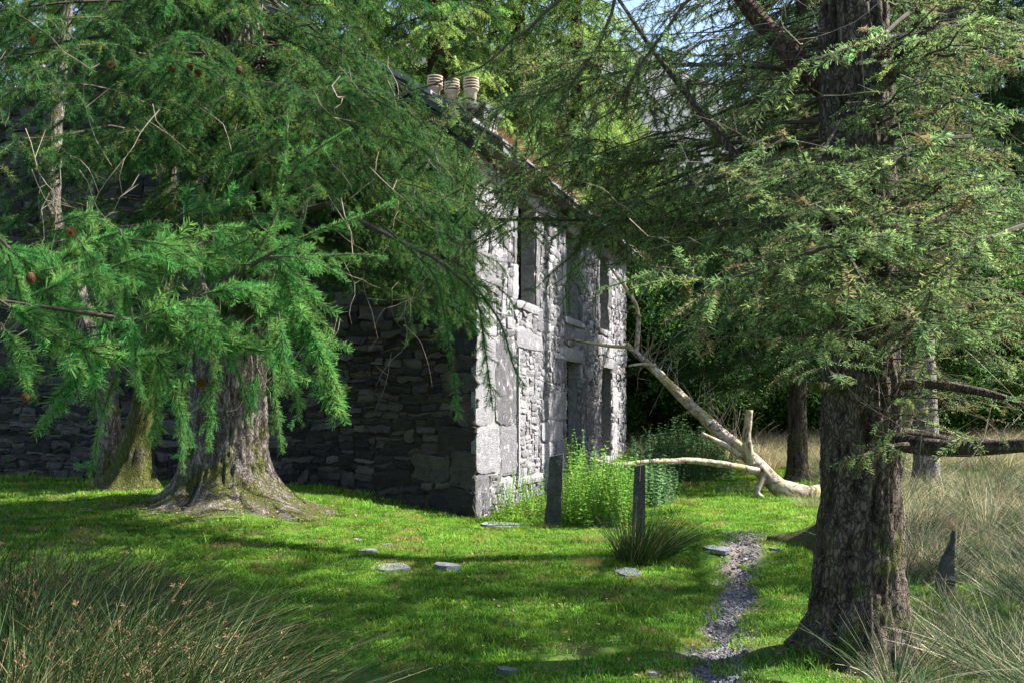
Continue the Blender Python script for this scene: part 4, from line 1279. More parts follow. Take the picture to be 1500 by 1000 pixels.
lit_spray([(1210, 370, 4.6), (1240, 400, 4.5), (1262, 450, 4.4)], 0.16, 1.5)
lit_spray([(1230, 365, 4.6), (1270, 420, 4.5), (1320, 452, 4.4)], 0.16, 1.5)
lit_spray([(1050, 418, 4.4), (1030, 450, 4.4), (1015, 492, 4.4)], 0.12, 1.5)
lit_spray([(1500, 330, 4.8), (1440, 350, 4.6), (1380, 400, 4.5), (1340, 470, 4.4)], 0.2, 1.6)
lit_spray([(1420, 200, 5.0), (1340, 215, 4.8), (1290, 250, 4.6)], 0.2, 1.6)
lit_spray([(1330, 20, 5.5), (1280, 60, 5.2), (1180, 90, 5.0), (1120, 150, 5.0)], 0.16, 1.2)
lit_spray([(1230, 180, 5.8), (1180, 270, 5.4), (1160, 330, 5.2)], 0.16, 1.3)
lit_spray([(1330, 650, 5.4), (1290, 655, 5.2), (1255, 670, 5.1)], 0.12, 2)
lit_spray([(900, 0, 6.0), (880, 60, 6.0), (840, 120, 6.0), (770, 150, 6.0)], 0.2, 1.2)
lit_spray([(1020, -10, 6.0), (960, 60, 6.0), (900, 160, 6.0), (830, 210, 6.0)], 0.2, 1.2)
lit_spray([(840, -20, 6.0), (780, 40, 6.0), (700, 100, 6.0), (600, 135, 6.0)], 0.14, 0.8)
veil = [[(1250, 330, 6.3), (1160, 320, 6.5), (1040, 330, 6.8), (900, 322, 7.2), (720, 322, 7.6)],
        [(1250, 215, 6.3), (1130, 175, 6.6), (990, 190, 7.0), (860, 215, 7.3), (735, 262, 7.6)],
        [(1250, 120, 6.4), (1120, 40, 6.6), (960, 50, 7.0), (820, 100, 7.3), (690, 175, 7.6)]]
for vi, vl in enumerate(veil):
    vp = [P(*q) for q in vl]
    if vi: sc_.tw.tube(bez(vp[0], vp[2], vp[4], 10), [0.022 * (1 - 0.85 * i / 10) for i in range(11)], 5, c=0.3); vp = bez(vp[0], vp[2], vp[4], 10)
    else: vp = [a_.lerp(b_, t_) for a_, b_ in zip(vp[:-1], vp[1:]) for t_ in (0, .33, .66)]
    for k in range(46):
        i = rng.randint(int(len(vp) * 0.35), len(vp) - 1); p0 = vp[i].lerp(vp[i + 1], rng.rand())
        d_ = Vector((-0.7 + 0.5 * rng.randn(), 0.5 * rng.randn(), 0.15 + 0.45 * rng.randn())).normalized()
        L_ = rng.uniform(0.35, 0.9); q_ = [p0]
        for j in range(5):
            d_ = (d_ - UP * 0.22 + Vector(rng.randn(3)) * 0.12).normalized(); q_.append(q_[-1] + d_ * L_ / 5)
        sc_.tw.tube(q_, [0.004, 0.0035, 0.003, 0.0025, 0.002, 0.001], 3, cap=False)
        strands(sc_, q_[1:], rng, 4, 1.0, 0.9)
        for j in range(1, 6):
            for _ in range(2): strands(sc_, [q_[j], q_[j] + (d_ + Vector(rng.randn(3)) * 0.7 - UP * 0.3).normalized() * rng.uniform(0.08, 0.24)], rng, 4, 1.0, 0.85)
finish(sc_, spruce, SPRUCE)
bt = MB()
for k in range(150):
    px, py, d = rng.uniform(900, 1500), rng.uniform(-10, 640), rng.uniform(5.0, 8)
    if px < 1150 and py > 500: continue
    p = P(px, py, d); q = [p]; dv = Vector((rng.randn(), rng.randn() * 0.6, -0.4 + rng.randn() * 0.5)).normalized()
    for i in range(6):
        dv = (dv + Vector(rng.randn(3)) * 0.2).normalized(); q.append(q[-1] + dv * rng.uniform(0.06, 0.15))
    bt.tube(q, [0.003, 0.0027, 0.0024, 0.002, 0.0016, 0.0012, 0.0007], 3, cap=False)
    for j in (2, 3, 4): bt.tube([q[j], q[j] + Vector(rng.randn(3)) * 0.1], [0.0016, 0.0007], 3, cap=False)
o = bt.obj('bare_twigs', M['twigpale'], spruce); o.location = -SB; o['kind'] = 'stuff'

# ------------------------------------------------------------------ background trees
def far_conifer(x, y, h, r, seed, masters, label, dens=1.0, z0=None, low=0.15, group=None, name='spruce_tree', bark='bark_red', tr=True, sc=1.0, droop=0.3):
    rng = np.random.RandomState(seed)
    b = Vector((x, y, gzf(x, y)))
    t = empty(name, b, 0, label, 'tree', group)
    if tr:
        mb = MB(); mb.tube([(0, 0, -0.3), (0.05, 0, h * 0.3), (0, 0.05, h * 0.7), (0, 0, h)], [0.022 * h, 0.017 * h, 0.009 * h, 0.02], 12, c=0.5)
        mb.obj('trunk', M[bark], t, True)
    items = []; lm = MB()
    n = int(46 * dens)
    for k in range(n):
        z = h * (low + (0.98 - low) * (k + rng.rand()) / n)
        a = k * 2.4 + rng.uniform(-0.4, 0.4)
        rr_ = r * (1 - (z / h - low) / (1 - low)) ** 0.75 * rng.uniform(0.75, 1.15) + 0.2
        S = Vector((0, 0, z)); T = S + Vector((math.cos(a) * rr_, math.sin(a) * rr_, -droop * rr_ + 0.1))
        pts = bez(S, S.lerp(T, 0.55) + UP * 0.12 * rr_, T, 5)
        lm.tube(pts, [0.035, 0.03, 0.024, 0.018, 0.012, 0.004], 4, cap=False)
        s = 0.15
        while s < 1.0:
            p = S * (1 - s) ** 2 + (S.lerp(T, 0.55) + UP * 0.12 * rr_) * 2 * s * (1 - s) + T * s * s
            tg = (T - S).normalized()
            for sg in (-1, 1):
                an = a + sg * R(rng.uniform(15, 75))
                d = Vector((math.cos(an), math.sin(an), -droop * rng.uniform(0.3, 1.8)))
                items.append((p + Vector(rng.randn(3)) * 0.06, quat_along(d, rng.uniform(-0.4, 0.4)).to_euler(), sc * rng.uniform(0.75, 1.3), int(rng.randint(len(masters)))))
            s += 0.26 * sc / max(rr_, 0.8)
    o = lm.obj('branches', M['twig'], t); o['kind'] = 'stuff'
    scatter('foliage', items, masters, t)
    return t
def broadleaf(x, y, h, r, seed, label, masters, group=None, low=0.12, dens=1.0, name='broadleaf_tree'):
    rng = np.random.RandomState(seed)
    b = Vector((x, y, gzf(x, y)))
    t = empty(name, b, 0, label, 'tree', group)
    mb = MB(); mb.tube([(0, 0, -0.3), (0.1, 0, h * 0.25), (-0.1, 0.05, h * 0.55), (0, 0, h * 0.9)], [0.03 * h, 0.022 * h, 0.013 * h, 0.02], 10, c=0.5)
    mb.obj('trunk', M['bark_spruce'], t, True)
    lm = MB(); items = []
    for k in range(int(26 * dens)):
        a = rng.rand() * 6.28; z = h * (low + 0.85 * rng.rand())
        prof = math.sin(math.pi * min(1, (z / h - low) / (1.02 - low)) ** 0.7) * 0.9 + 0.25
        T = Vector((math.cos(a) * r * prof * rng.uniform(0.6, 1), math.sin(a) * r * prof * rng.uniform(0.6, 1), z))
        S = Vector((0, 0, max(0.1 * h, z * 0.65)))
        pts = bez(S, S.lerp(T, 0.5) + Vector(rng.randn(3)) * 0.2, T, 5)
        lm.tube(pts, [0.05, 0.04, 0.03, 0.02, 0.012, 0.005], 4, cap=False)
        cs = r * rng.uniform(0.22, 0.4)
        for _ in range(int(16)):
            v = Vector(rng.randn(3)).normalized() * cs * rng.uniform(0.3, 1.1); v.z *= 0.7
            items.append((T + v, (rng.rand() * 6, rng.rand() * 6, rng.rand() * 6), rng.uniform(0.8, 1.5), int(rng.randint(len(masters)))))
        for _ in range(8):
            i = rng.randint(2, 5); items.append((pts[i] + Vector(rng.randn(3)) * 0.3, (rng.rand() * 6, rng.rand() * 6, 0), rng.uniform(0.7, 1.2), 0))
    o = lm.obj('branches', M['twig'], t); o['kind'] = 'stuff'
    scatter('foliage', items, masters, t)
    return t
def PX(px, d): return (px - 750) / F * d
gB = 'trees behind the stone house'
LBL = ['yellow-green larch directly behind the chimney pots', 'yellow-green larch rising just right of the chimney pots', 'shorter yellow-green larch above the far end of the eave', 'low light green larch below the distant scree slope',
       'larch left of the chimney, behind the roof verge', 'larch behind the upper roof slope at the top of the picture', 'farthest of the larches, showing between two behind the chimney', 'larch behind the house ridge, screened by the big larch', 'larch behind the house at the back gable',
       'larch behind the left end of the house', 'leftmost larch behind the house']
LBC = ['conifer below the grey hill, left of the slim dark trunk', 'taller conifer standing between the hill and the thick spruce', 'drooping conifer crown on the slim dark trunk beyond the birch root', 'conifer right behind the thick spruce', 'dark conifer behind the pale-barked trunk', 'conifer in the wood right of the pale-barked trunk', 'conifer near the right edge above the tawny field', 'rightmost conifer at the frame edge', 'small conifer behind the slim dark trunk', 'distant conifer above the far corner of the house', 'tallest far conifer behind the pale-barked trunk', 'tallest far conifer near the right edge']
LBD = ['leafy tree touching the far corner of the house', 'leafy tree just right of the far house corner', 'leafy tree over the middle of the leaning birch', 'leafy tree behind the slim dark trunk', 'leafy tree hidden behind the thick spruce', 'leafy tree between spruce and pale-barked trunk', 'bright-leaved low tree right of the pale-barked trunk', 'leafy tree above the bleached grass at the right', 'farther leafy tree seen past the house corner', 'farther leafy tree above the birch root', 'leafy tree at the right edge of the wood']
# bright larches behind the roof
for i, (px, d, h, r) in enumerate([(640, 31, 24, 4.2), (755, 33, 25, 4.6), (845, 32, 19, 3.8), (905, 38, 13, 4), (540, 33, 24, 4.4), (440, 31, 24, 4.5), (700, 40, 26, 5), (330, 34, 24, 4.5), (200, 32, 24, 4.5), (80, 34, 24, 5), (-40, 32, 24, 5)]):
    far_conifer(PX(px, d), d, h, r, 300 + i, FARB, LBL[i], 2.3, group=gB, name='larch_tree', sc=1.35, low=0.12, droop=0.5)
gC = 'dark conifers beyond the house'
for i, (px, d, h, r) in enumerate([(960, 40, 11, 3.6), (1080, 42, 11.5, 3.8), (1168, b4.y, 12, 2.6), (1240, 29, 17, 4), (1320, 33, 18, 4.2), (1395, 37, 20, 4.6), (1480, 38, 20, 4.8), (1560, 36, 19, 4.6), (1150, 36, 13, 3.8), (1020, 52, 12, 4.4), (1300, 46, 22, 5.5), (1460, 44, 22, 5.5)]):
    far_conifer(PX(px, d), d, h, r, 330 + i, FAR, LBC[i], 2.0, group=gC, low=0.14 if i != 2 else 0.19, sc=1.2, tr=(i != 2))
gD = 'leafy trees at the edge of the wood'
for i, (px, d, h, r) in enumerate([(940, 27, 6.8, 2.5), (1000, 29, 6.3, 2.8), (1060, 27.5, 6.4, 2.6), (1120, 29, 7, 2.8), (1210, 28, 7, 2.8), (1290, 31, 7.5, 3), (1390, 29, 6.5, 3), (1470, 31, 7, 3), (960, 36, 8, 3.2), (1090, 37, 8, 3.4), (1550, 31, 7, 3)]):
    broadleaf(PX(px, d), d, h, r, 360 + i, LBD[i], LEAVES, group=gD, low=0.08, dens=2.0)
# trees out of frame to the right and behind the camera side that shade the lawn
for i, (x, y, h, r) in enumerate([(8.4, 9.9, 15, 3.5)]):
    far_conifer(x, y, h, r, 390 + i, FAR, ['tall spruce just beyond the right edge of the picture', 'tall spruce farther out on the right'][i], 0.75, low=0.32)

# ------------------------------------------------------------------ fallen birch
BB = G(1190, 728)
fb = empty('fallen_birch', BB, 0, 'fallen birch trunk with peeling white bark leaning up towards the house corner', 'fallen tree')
d0 = BB.y
main = [P(1212, 727, d0 + 0.2), P(1180, 727, d0), P(1140, 714, d0), P(1097, 668, d0 + 0.2), P(1055, 634, d0 + 0.5), P(1008, 590, d0 + 0.9), P(962, 545, d0 + 1.3), P(918, 505, d0 + 1.6)]
limb_obj('trunk', main, [0.22, 0.17, 0.135, 0.105, 0.095, 0.075, 0.055, 0.035], M['birch'], fb, 26, 0.026, 41)
limb_obj('branch', [P(918, 508, d0 + 1.6), P(890, 507, d0 + 1.6), P(850, 500, d0 + 1.5), P(805, 492, d0 + 1.5)], [0.035, 0.028, 0.02, 0.008], M['birch'], fb, 8, 0.003, 42)
limb_obj('branch', [P(932, 515, d0 + 1.5), P(936, 470, d0 + 1.5), P(932, 445, d0 + 1.5), P(912, 415, d0 + 1.5), P(888, 385, d0 + 1.5)], [0.05, 0.042, 0.035, 0.028, 0.01], M['birch'], fb, 10, 0.004, 43)
limb_obj('branch', [P(1100, 678, d0), P(1093, 640, d0 - 0.1), P(1098, 600, d0 - 0.1)], [0.075, 0.06, 0.045], M['birch'], fb, 14, 0.022, 44)
limb_obj('branch', [P(1110, 690, d0), P(1075, 682, d0 - 0.2), P(1020, 674, d0 - 0.5), P(950, 676, d0 - 0.8), P(900, 682, d0 - 1.0), P(864, 671, d0 - 1.1)], [0.06, 0.05, 0.045, 0.038, 0.03, 0.015], M['birch'], fb, 14, 0.014, 45)
limb_obj('branch', [P(1085, 668, d0), P(1060, 650, d0 - 0.1), P(1028, 635, d0 - 0.15)], [0.05, 0.042, 0.03], M['birch'], fb, 10, 0.006, 46)
limb_obj('branch', [P(960, 535, d0 + 1.3), P(940, 532, d0 + 1.2), P(920, 536, d0 + 1.2)], [0.035, 0.025, 0.015], M['birch'], fb, 8, 0.003, 47)
limb_obj('branch', [P(1120, 700, d0), P(1105, 722, d0 - 0.1), P(1125, 735, d0 - 0.2)], [0.06, 0.045, 0.03], M['birch'], fb, 10, 0.02, 48)
mb = MB(); rng = np.random.RandomState(50)
for k in range(60):
    t = rng.rand(); i_ = rng.randint(3, 7); p = main[i_].lerp(main[i_ + 1], t)
    q = [p]; dv = Vector((rng.randn() * 0.6, rng.randn() * 0.4, 1)).normalized()
    for i in range(5): dv = (dv + Vector(rng.randn(3)) * 0.2).normalized(); q.append(q[-1] + dv * 0.16)
    mb.tube(q, [0.008, 0.007, 0.005, 0.004, 0.003, 0.001], 3, cap=False)
o = mb.obj('twigs', M['twigpale'], fb); o.location = -BB; o['kind'] = 'stuff'

# ------------------------------------------------------------------ slate posts
def slate_post(px, pybase, pytop, wpx, label, seed, lean=0.0, taper=0.6, rod=False, pointed=False):
    b = G(px, pybase); d = b.y
    h = (pybase - pytop) / F * d; w = wpx / F * d * 0.5
    t = empty('slate_post', b, 0, label, 'post', 'old slate fence posts')
    rng = np.random.RandomState(seed)
    mb = MB(); V = []; n = 14
    for i in range(n + 1):
        s = i / n; z = -0.15 + (h + 0.15) * s
        ww = w * (1 - (1 - taper) * s) * (1 + 0.03 * rng.randn())
        th = 0.045 * (1 - 0.3 * s)
        w0 = ww
        if pointed and s > 0.55: ww *= max(0.1, 1 - (s - 0.55) / 0.45)
        cx = lean * s * h + (w0 - ww) + 0.003 * rng.randn()
        top = (0.05 * rng.rand() if i == n else 0)
        for (u, v) in ((-1, -1), (0, -1.15), (1, -1), (1.08, 0), (1, 1), (0, 1.1), (-1, 1), (-1.05, 0)):
            V.append((cx + u * ww, v * th + 0.004 * rng.randn(), z + top * (u + 1) * 0.5))
    Fc = [(i * 8 + k, i * 8 + (k + 1) % 8, (i + 1) * 8 + (k + 1) % 8, (i + 1) * 8 + k) for i in range(n) for k in range(8)]
    Fc.append(tuple(n * 8 + k for k in range(8)))
    mb.add(V, Fc, 0.5)
    mb.obj('slab', M['slatepost'], t)
    if rod:
        mb = MB(); mb.tube([(w * 0.2, -0.05, h * 0.8), (w * 0.4, -0.05, h + 0.12), (w * 0.9, -0.02, h + 0.2)], 0.006, 5); mb.obj('wire', M['wire'], t)
    return t
slate_post(808, 771, 668, 23, 'flat slate post nearest the bright nettles, closest to the house', 1, 0.07, 0.85)
slate_post(934, 792, 682, 20, 'slate post with a bent wire behind the dark rush tussock', 2, 0.03, 0.75, rod=True)
slate_post(1383, 872, 784, 24, 'pointed dark slate post standing among rushes right of the spruce', 3, 0.03, 0.9, pointed=True)

# ------------------------------------------------------------------ loose slates in the lawn
SL = [(537, 808, 28, 'blue-grey slate lying left of the pair in the lawn'), (571, 833, 50, 'long broken slate lying in the shaded lawn'),
      (655, 834, 32, 'thick brownish stone lying right of the long broken slate'), (921, 840, 38, 'slate lying below the dark rush tussock'),
      (735, 770, 52, 'large pale slab lying at the foot of the house corner'), (1050, 805, 32, 'pale slate beside the top of the path'),
      (524, 791, 12, 'tiny slate chip highest in the lawn'), (566, 798, 18, 'thin slate chip half sunk in grass above the long slate'),
      (908, 776, 22, 'pale stone lying between the two posts'), (744, 984, 30, 'flat slate in the worn turf at the bottom'),
      (868, 985, 22, 'small dark slate at the bottom right of the worn turf'), (957, 987, 18, 'small bluish slate left of the path bottom'),
      (1003, 805, 14, 'little white stone left of the pale slate'), (1135, 804, 16, 'small pale stone right of the path head'),
      (915, 660 + 133, 16, 'slate chip left of the dark rush tussock')]
for i, (px, py, w, lb) in enumerate(SL):
    p = G(px, py); ww = w / F * p.y; rng = np.random.RandomState(600 + i)
    n = 9; V = []
    for z in (-0.02, 0.022 if i != 2 else 0.05):
        for k in range(n):
            a = 2 * math.pi * k / n + 0.2
            r = ww * 0.5 * (abs(math.cos(a)) ** 3 + abs(math.sin(a)) ** 3) ** (-1 / 3) * (1 + 0.12 * math.sin(k * 2.7 + i))
            V.append((r * math.cos(a), r * math.sin(a) * (1.2 if w > 30 else 0.9), z * (1 if w > 24 else 0.6) + 0.003 * rng.randn() + 0.004))
    mb = MB(); mb.add(V, [tuple(range(n - 1, -1, -1)), tuple(range(n, 2 * n))] + [(k, (k + 1) % n, n + (k + 1) % n, n + k) for k in range(n)], 0.75 if i in (4, 5, 8) else 0.5)
    o = mb.obj('loose_slate', M['slate']); o.location = p; o.rotation_euler = (rng.uniform(-.06, .1), rng.uniform(-.08, .08), rng.rand())
    tag(o, lb, 'stone')

# ------------------------------------------------------------------ path chips
rng = np.random.RandomState(70)
chip = []
for k in range(3):
    mb = MB(); n = 6
    V = [(0.5 * (0.7 + 0.4 * rng.rand()) * math.cos(2 * math.pi * j / n), 0.35 * (0.7 + 0.4 * rng.rand()) * math.sin(2 * math.pi * j / n), z) for z in (-0.08, 0.09) for j in range(n)]
    mb.add(V, [tuple(range(n - 1, -1, -1)), tuple(range(n, 2 * n))] + [(j, (j + 1) % n, n + (j + 1) % n, n + j) for j in range(n)], 0.3 + 0.2 * k)
    chip.append(master('slate_chip', mb, [M['slate'] if k == 2 else M['chip']]))
items = []
while len(items) < 6500:
    y = rng.uniform(3.6, 12.6)
    x = np.interp(y, [p[1] for p in PATH], [p[0] for p in PATH]) + rng.randn() * (0.11 if y < 10 else 0.2)
    if y > 8.8 and rng.rand() < 0.6: continue
    if path_dist(x, y) > 0.20 + 0.04 * vnoise(y * 3, x * 3, 1) + 0.08 * (y > 11): continue
    items.append(((x, y, gzf(x, y) + 0.016), (rng.randn() * 0.35, rng.randn() * 0.35, rng.rand() * 6), rng.uniform(0.012, 0.036) * (1.5 if rng.rand() < 0.08 else 1), int(rng.randint(3))))
o = scatter('path', items, chip); tag(o, kind='stuff', label='narrow trodden path of broken slate chips through the lawn', cat='path')

# ------------------------------------------------------------------ lawn
def grass_master(seed, n=230, r=0.16, h=0.036, w=0.0055):
    rng = np.random.RandomState(seed); mb = MB()
    for i in range(n):
        a = rng.rand() * 6.28; rr_ = r * math.sqrt(rng.rand())
        p = Vector((rr_ * math.cos(a), rr_ * math.sin(a), -0.006))
        d = Vector((rng.randn() * 0.45, rng.randn() * 0.45, 1)).normalized(); l = h * rng.uniform(0.5, 1.3)
        s = Vector((rng.randn(), rng.randn(), 0)).normalized() * w * 0.5
        m_ = p + d * l * 0.55; e = m_ + (d + Vector((d.x, d.y, -0.25)) * 0.8).normalized() * l * 0.5
        t = rng.rand()
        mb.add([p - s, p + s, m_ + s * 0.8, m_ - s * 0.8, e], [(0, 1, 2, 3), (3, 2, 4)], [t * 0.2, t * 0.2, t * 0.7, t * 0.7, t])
    return master('grass_tuft', mb, [M['grass']])
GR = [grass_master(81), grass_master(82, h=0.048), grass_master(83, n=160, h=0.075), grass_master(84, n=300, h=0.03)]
rng = np.random.RandomState(85)
items = []
def in_house(x, y, m=0.0):
    dx, dy = x + 0.5, y - 13.8
    lx = dx * 0.9555 - dy * 0.295; ly = dx * 0.295 + dy * 0.9555
    return -GD < lx < m and -m < ly < FL
yy = 4.3
while yy < 27:
    st = 0.145 if yy < 14 else 0.2
    xm = yy * 0.56 + 1.0
    xx = -xm
    while xx < min(xm, 12):
        x = xx + rng.uniform(-st, st) * 0.5; y = yy + rng.uniform(-st, st) * 0.5
        xx += st
        if in_house(x, y): continue
        pd = float(path_dist(x, y))
        if pd < 0.22 + 0.06 * rng.randn() and y < 12.2: continue
        worn = fbm(x * 0.9 + 5, y * 0.9, 3.0, 3)
        if y < 6.9 and -1.5 < x < 1.0 and worn > -0.2 + (y - 5.6) * 0.3 and rng.rand() < 0.8: continue
        dl = math.hypot(x + 3.3, y - 11.4)
        if dl < 0.62 or (dl < 1.15 and rng.rand() < 0.65): continue
        ds = math.hypot(x - 2.2, y - 6.3)
        if ds < 0.75 and rng.rand() < 0.6: continue
        edge = in_house(x, y, 0.35)
        items.append(((x, y, gzf(x, y)), (rng.randn() * 0.08, rng.randn() * 0.08, rng.rand() * 6.28),
                      (st / 0.145) * rng.uniform(0.75, 1.15) * (1.5 if edge or rng.rand() < 0.05 else 1.0) * (1 + 0.3 * max(0, worn)), int(rng.choice([0, 1, 2, 3], p=[.38, .2, .04, .38]))))
    yy += st
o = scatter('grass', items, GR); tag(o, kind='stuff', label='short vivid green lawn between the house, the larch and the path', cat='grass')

# fallen needles, twigs and dead leaves lying in the grass
lit = []
for k in range(3):
    mb = MB(); l = 0.5
    if k < 2: mb.add([(-l, -0.12 - .2 * k, 0), (l * .1, -0.25, 0.1), (l, 0, 0.03), (0, 0.3, 0.14 * (k + 1)), (-l * .8, 0.15, 0.05)], [(0, 1, 2, 3, 4)], 0.3)
    else: mb.tube([(-1.6, 0, 0), (-0.3, 0.2, 0.12), (0.8, -0.1, 0.1), (1.7, 0.3, 0)], [0.06, 0.06, 0.05, 0.02], 4)
    lit.append(master('fallen_bit', mb, [M['deadfern'] if k == 0 else M['twigpale'] if k == 2 else M['litter']]))
items = []
for k in range(5200):
    y = 4.4 + 12 * rng.rand() ** 1.3; x = rng.uniform(-0.55, 0.5) * y
    if rng.rand() < 0.3: a_ = rng.rand() * 6.28; r_ = abs(rng.randn()) * 1.3 + 0.4; x = -3.3 + r_ * math.cos(a_); y = 11.4 + r_ * math.sin(a_)
    if in_house(x, y): continue
    items.append(((x, y, gzf(x, y) + rng.uniform(0.01, 0.045)), (rng.randn() * 0.4, rng.randn() * 0.4, rng.rand() * 6.28), rng.uniform(0.012, 0.038), int(rng.choice([0, 1, 2], p=[.3, .4, .3]))))
o = scatter('fallen_leaves', items, lit); tag(o, kind='stuff', label='dead leaves, twigs and needles scattered over the lawn', cat='leaf litter')

# ------------------------------------------------------------------ rushes
def rush_master(name, m, seed, n=150, h=0.75, r=0.13, lean=(0, 0), w=0.0042, tips=0.0, spread=0.35, dead=0.25):
    rng = np.random.RandomState(seed); mb = MB(); nf_heads = []
    for i in range(n):
        a = rng.rand() * 6.28; rr_ = r * math.sqrt(rng.rand())
        p = Vector((rr_ * math.cos(a), rr_ * math.sin(a), -0.04))
        d = Vector((math.cos(a) * spread * rr_ / r * 1.6 + rng.randn() * 0.15 + lean[0], math.sin(a) * spread * rr_ / r * 1.6 + rng.randn() * 0.15 + lean[1], 1)).normalized()
        l = h * rng.uniform(0.5, 1.15)
        s = d.cross(Vector((rng.randn(), rng.randn(), 0.1))).normalized() * w * 0.5
        hz = Vector((d.x, d.y, 0)); bd = rng.uniform(0.1, 0.9)
        t = rng.uniform(0.6, 1.0) if rng.rand() < dead else rng.uniform(0, 0.15)
        V = []; S = 5
        for k in range(S + 1):
            q = k / S; c = p + d * l * q + hz * l * q * q * bd * 0.7 - UP * l * q * q * bd * 0.28
            ws = s * (1 - q * 0.8); V += [c - ws, c + ws]
        mb.add(V, [(2 * k, 2 * k + 1, 2 * k + 3, 2 * k + 2) for k in range(S)], t)
        if rng.rand() < tips:
            q = 0.8; c = p + d * l * q + hz * l * q * q * bd * 0.7 - UP * l * q * q * bd * 0.28
            for _ in range(14):
                e = Vector(rng.randn(3)).normalized() * 0.017; ss = e.cross(Vector(rng.randn(3))).normalized() * 0.003
                nf_heads.append(len(mb.f)); mb.add([c, c + e * 0.6 + ss, c + e * 1.2, c + e * 0.6 - ss], [(0, 1, 2, 3)], 0.5)
    o = master(name, mb, [m, M['seedhead']])
    idx = np.zeros(len(o.data.polygons), np.int32); idx[nf_heads] = 1
    o.data.polygons.foreach_set('material_index', idx)
    return o
RL = [rush_master('rush_tuft', M['rush_dark'], 91, lean=(0.45, 0), tips=0.16, h=0.95, w=0.0085, n=85, dead=.18, spread=.5), rush_master('rush_tuft', M['rush_dark'], 92, lean=(0.6, 0.1), tips=0.18, h=1.05, w=0.0085, n=80, dead=.15, spread=.5),
      rush_master('rush_tuft', M['rush_dark'], 93, lean=(0.25, 0), tips=0.12, h=0.8, w=0.008, n=90, dead=0.3, spread=.6)]
RR = [rush_master('rush_tuft', M['rush'], 94, lean=(-0.15, 0), h=0.75, dead=0.22, w=0.008, n=100, spread=.6), rush_master('rush_tuft', M['rush'], 95, lean=(0.2, 0), h=0.85, dead=0.15, spread=0.7, w=0.008, n=90),
      rush_master('rush_tuft', M['rush_tan'], 96, h=0.5, dead=0.7, spread=0.5, w=0.007), rush_master('rush_tuft', M['rush_tan'], 97, h=0.42, dead=0.5, spread=0.7, n=120, w=0.007)]
rng = np.random.RandomState(98)
items = []
for k in range(330):
    y = rng.uniform(3.7, 8.0); x = rng.uniform(-0.56 * y, -1.15)
    lim = np.interp(x, [-4.2, -3.1, -2.2, -1.6, -1.15], [8.0, 7.2, 6.0, 5.0, 4.1])
    if y > lim: continue
    items.append(((x, y, gzf(x, y)), (0, 0, rng.uniform(-0.5, 0.5)), rng.uniform(0.6, 1.0), int(rng.choice([0, 1, 2]))))
o = scatter('rushes', items, RL); tag(o, kind='stuff', label='dark green rushes with brown flower heads filling the bottom left corner', cat='rushes')
items = []
for k in range(900):
    y = rng.uniform(4.0, 24); x = rng.uniform(0.2, 0.56) * y + 0.3
    if y < 12:
        lim = np.interp(y, [4, 5.4, 6.2, 8, 12], [1.55, 1.9, 2.75, 3.2, 4.5])
    else: lim = np.interp(y, [12, 17, 24], [4.5, 5.9, 6.2])
    if x < lim: continue
    if y < 5.2: sc = rng.uniform(0.35, 0.6)
    elif y < 9: sc = rng.uniform(0.5, 0.85)
    else: sc = rng.uniform(0.6, 1.1)
    pk = rng.choice([0, 1, 2, 3], p=[.28, .27, .2, .25]) if y < 9 else rng.choice([0, 1, 2, 3], p=[.1, .1, .4, .4])
    if abs(x - 3.65) < 0.35 and 7.0 < y < 8.6: sc *= 0.5
    if y < 6.5 and x > 2.2 and x < 2.75: sc *= 0.45
    items.append(((x, y, gzf(x, y)), (0, 0, rng.rand() * 6.28 if y > 7 else rng.uniform(-1, 1)), sc, int(pk)))
o = scatter('rushes', items, RR); tag(o, kind='stuff', label='grey-green and tawny rushes covering the field right of the spruce', cat='rushes')
items = []
for k in range(520):
    y = rng.uniform(22.0, 28); x = rng.uniform(3.2, 17)
    items.append(((x, y, gzf(x, y)), (0, 0, rng.rand() * 6.28), rng.uniform(0.7, 1.4), int(rng.choice([2, 3]))))
o = scatter('tall_grass', items, RR); tag(o, kind='stuff', label='bleached tall grass bank below the wood behind the fallen birch', cat='grass')
# the dark tussock by the post
tb = G(938, 822)
mb = MB(); rg = np.random.RandomState(99)
RT = rush_master('rush_tussock', M['rush_dark'], 101, n=1000, h=0.66, r=0.20, lean=(0.24, 0), spread=0.36, dead=0.05, w=0.007)
o = bpy.data.objects.new('rush_tussock', RT.data); col.objects.link(o); o.location = tb
tag(o, 'round dark rush tussock growing in front of the wired slate post', 'rush tussock')
RT2 = rush_master('rush_tussock', M['rush_tan'], 102, n=220, h=0.55, r=0.2, lean=(0.1, 0), spread=0.7, dead=0.7, w=0.006)
p = G(1195, 742)
o = bpy.data.objects.new('rush_tussock', RT2.data); col.objects.link(o); o.location = p
tag(o, 'straw-coloured rush tussock growing at the root of the fallen birch', 'rush tussock')

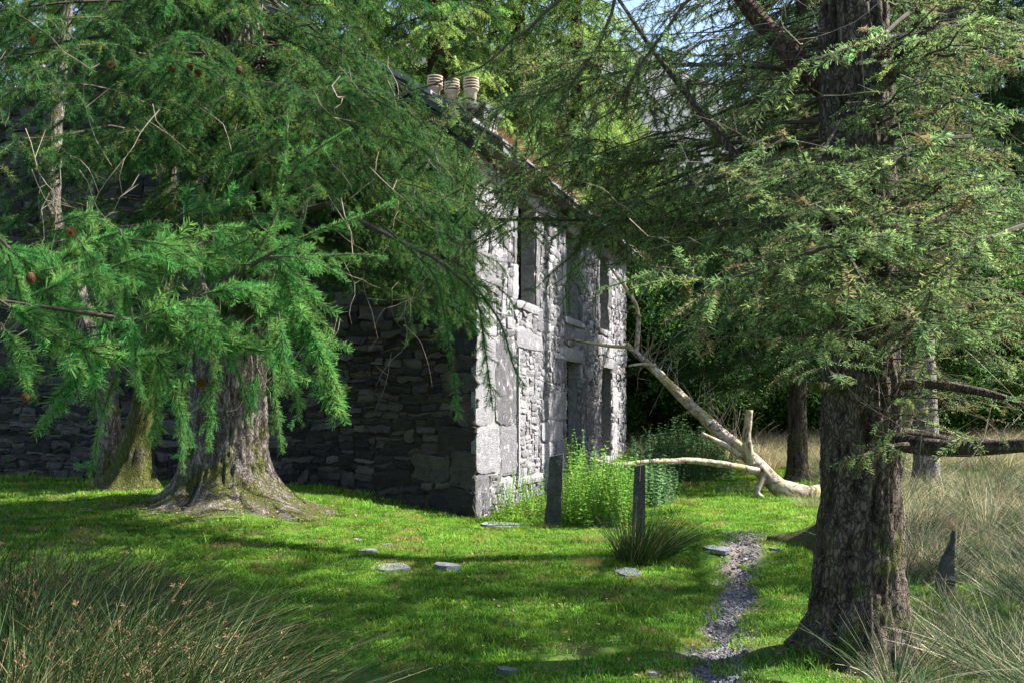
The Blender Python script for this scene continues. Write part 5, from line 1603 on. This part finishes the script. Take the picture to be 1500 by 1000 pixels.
# ------------------------------------------------------------------ nettles and weeds by the wall
def plant_master(name, m, seed, h=0.7, pairs=9, ls=0.055):
    rng = np.random.RandomState(seed); mb = MB()
    pts = [Vector((0.02 * math.sin(k), 0.02 * math.cos(k * 1.3), h * k / 6)) for k in range(7)]
    for k in range(pairs * 2):
        t = (k // 2 + 1) / pairs; z = h * t; a = (k % 2) * math.pi + (k // 2) * 1.4 + rng.randn() * 0.3
        l = ls * (1.25 - 0.7 * t) * rng.uniform(0.8, 1.2)
        d = Vector((math.cos(a), math.sin(a), 0.25 + rng.randn() * 0.2)).normalized(); s = d.cross(UP).normalized()
        p = Vector((0.02 * math.sin(z * 6 / h), 0.02 * math.cos(z * 7.8 / h), z)); dn = UP * -0.15 * l
        for sg in (1, 0.6):
            mb.add([p, p + d * l * 0.4 + s * l * 0.36, p + d * l * 1.05 + dn, p + d * l * 0.4 - s * l * 0.36, p + d * l * 0.45 - dn * 0.6], [(0, 1, 4), (1, 2, 4), (2, 3, 4), (3, 0, 4)], rng.rand())
            a += 1.5; d = Vector((math.cos(a), math.sin(a), 0.3)).normalized(); s = d.cross(UP).normalized(); l *= 0.6
    mb.tube(pts, [0.004] * 6 + [0.001], 3, 0.2, cap=False)
    return master(name, mb, [m])
NB = [plant_master('nettle', M['leaf_bright'], 110), plant_master('nettle', M['leaf_bright'], 111, h=0.85, pairs=12, ls=0.05)]
ND = [plant_master('nettle', M['leaf_dull'], 112, h=0.6), plant_master('nettle', M['leaf_dull'], 113, h=0.45, ls=0.07)]
def patch(name, label, cat, px0, px1, d0_, d1_, n, masters, sc, seed, fade=None):
    rng = np.random.RandomState(seed); c = Vector((PX((px0 + px1) / 2, (d0_ + d1_) / 2), (d0_ + d1_) / 2, 0)); c.z = gzf(c.x, c.y)
    items = []
    for k in range(n):
        u, v = rng.uniform(-1, 1), rng.uniform(-1, 1)
        if u * u + v * v > 1.15: continue
        d = (d0_ + d1_) / 2 + v * (d1_ - d0_) / 2; px = (px0 + px1) / 2 + u * (px1 - px0) / 2; x = PX(px, d)
        if in_house(x, d): continue
        items.append(((x - c.x, d - c.y, gzf(x, d) - c.z), (rng.randn() * 0.15, rng.randn() * 0.15, rng.rand() * 6.28), sc * rng.uniform(0.6, 1.15) * (1.05 - 0.35 * abs(u)), int(rng.randint(len(masters)))))
    o = scatter(name, items, masters); o.location = c
    tag(o, label, cat)
    return o
patch('nettle_clump', 'bright yellow-green nettles between the two slate posts', 'plant', 815, 945, 12.9, 15.0, 520, NB, 1.05, 120)
patch('nettle_clump', 'duller green weeds right of the bright nettles behind the horizontal birch branch', 'plant', 900, 990, 15.0, 18.5, 330, ND, 1.35, 121)
patch('weed_clump', 'sparse weeds growing against the foot of the pale facade', 'plant', 722, 800, 13.5, 15.4, 90, NB, 0.85, 122)
patch('weed_clump', 'low weeds in the sunlit lawn before the fallen birch', 'plant', 1045, 1110, 17.3, 18.6, 80, ND, 0.5, 123)
patch('shrub_clump', 'dim low shrubs in the shade beyond the horizontal birch branch', 'plant', 925, 1075, 20.0, 24.0, 420, ND, 1.7, 125)
patch('weed_clump', 'tall weeds growing in front of the open doorway', 'plant', 832, 860, 15.5, 17.5, 60, NB, 1.3, 124)
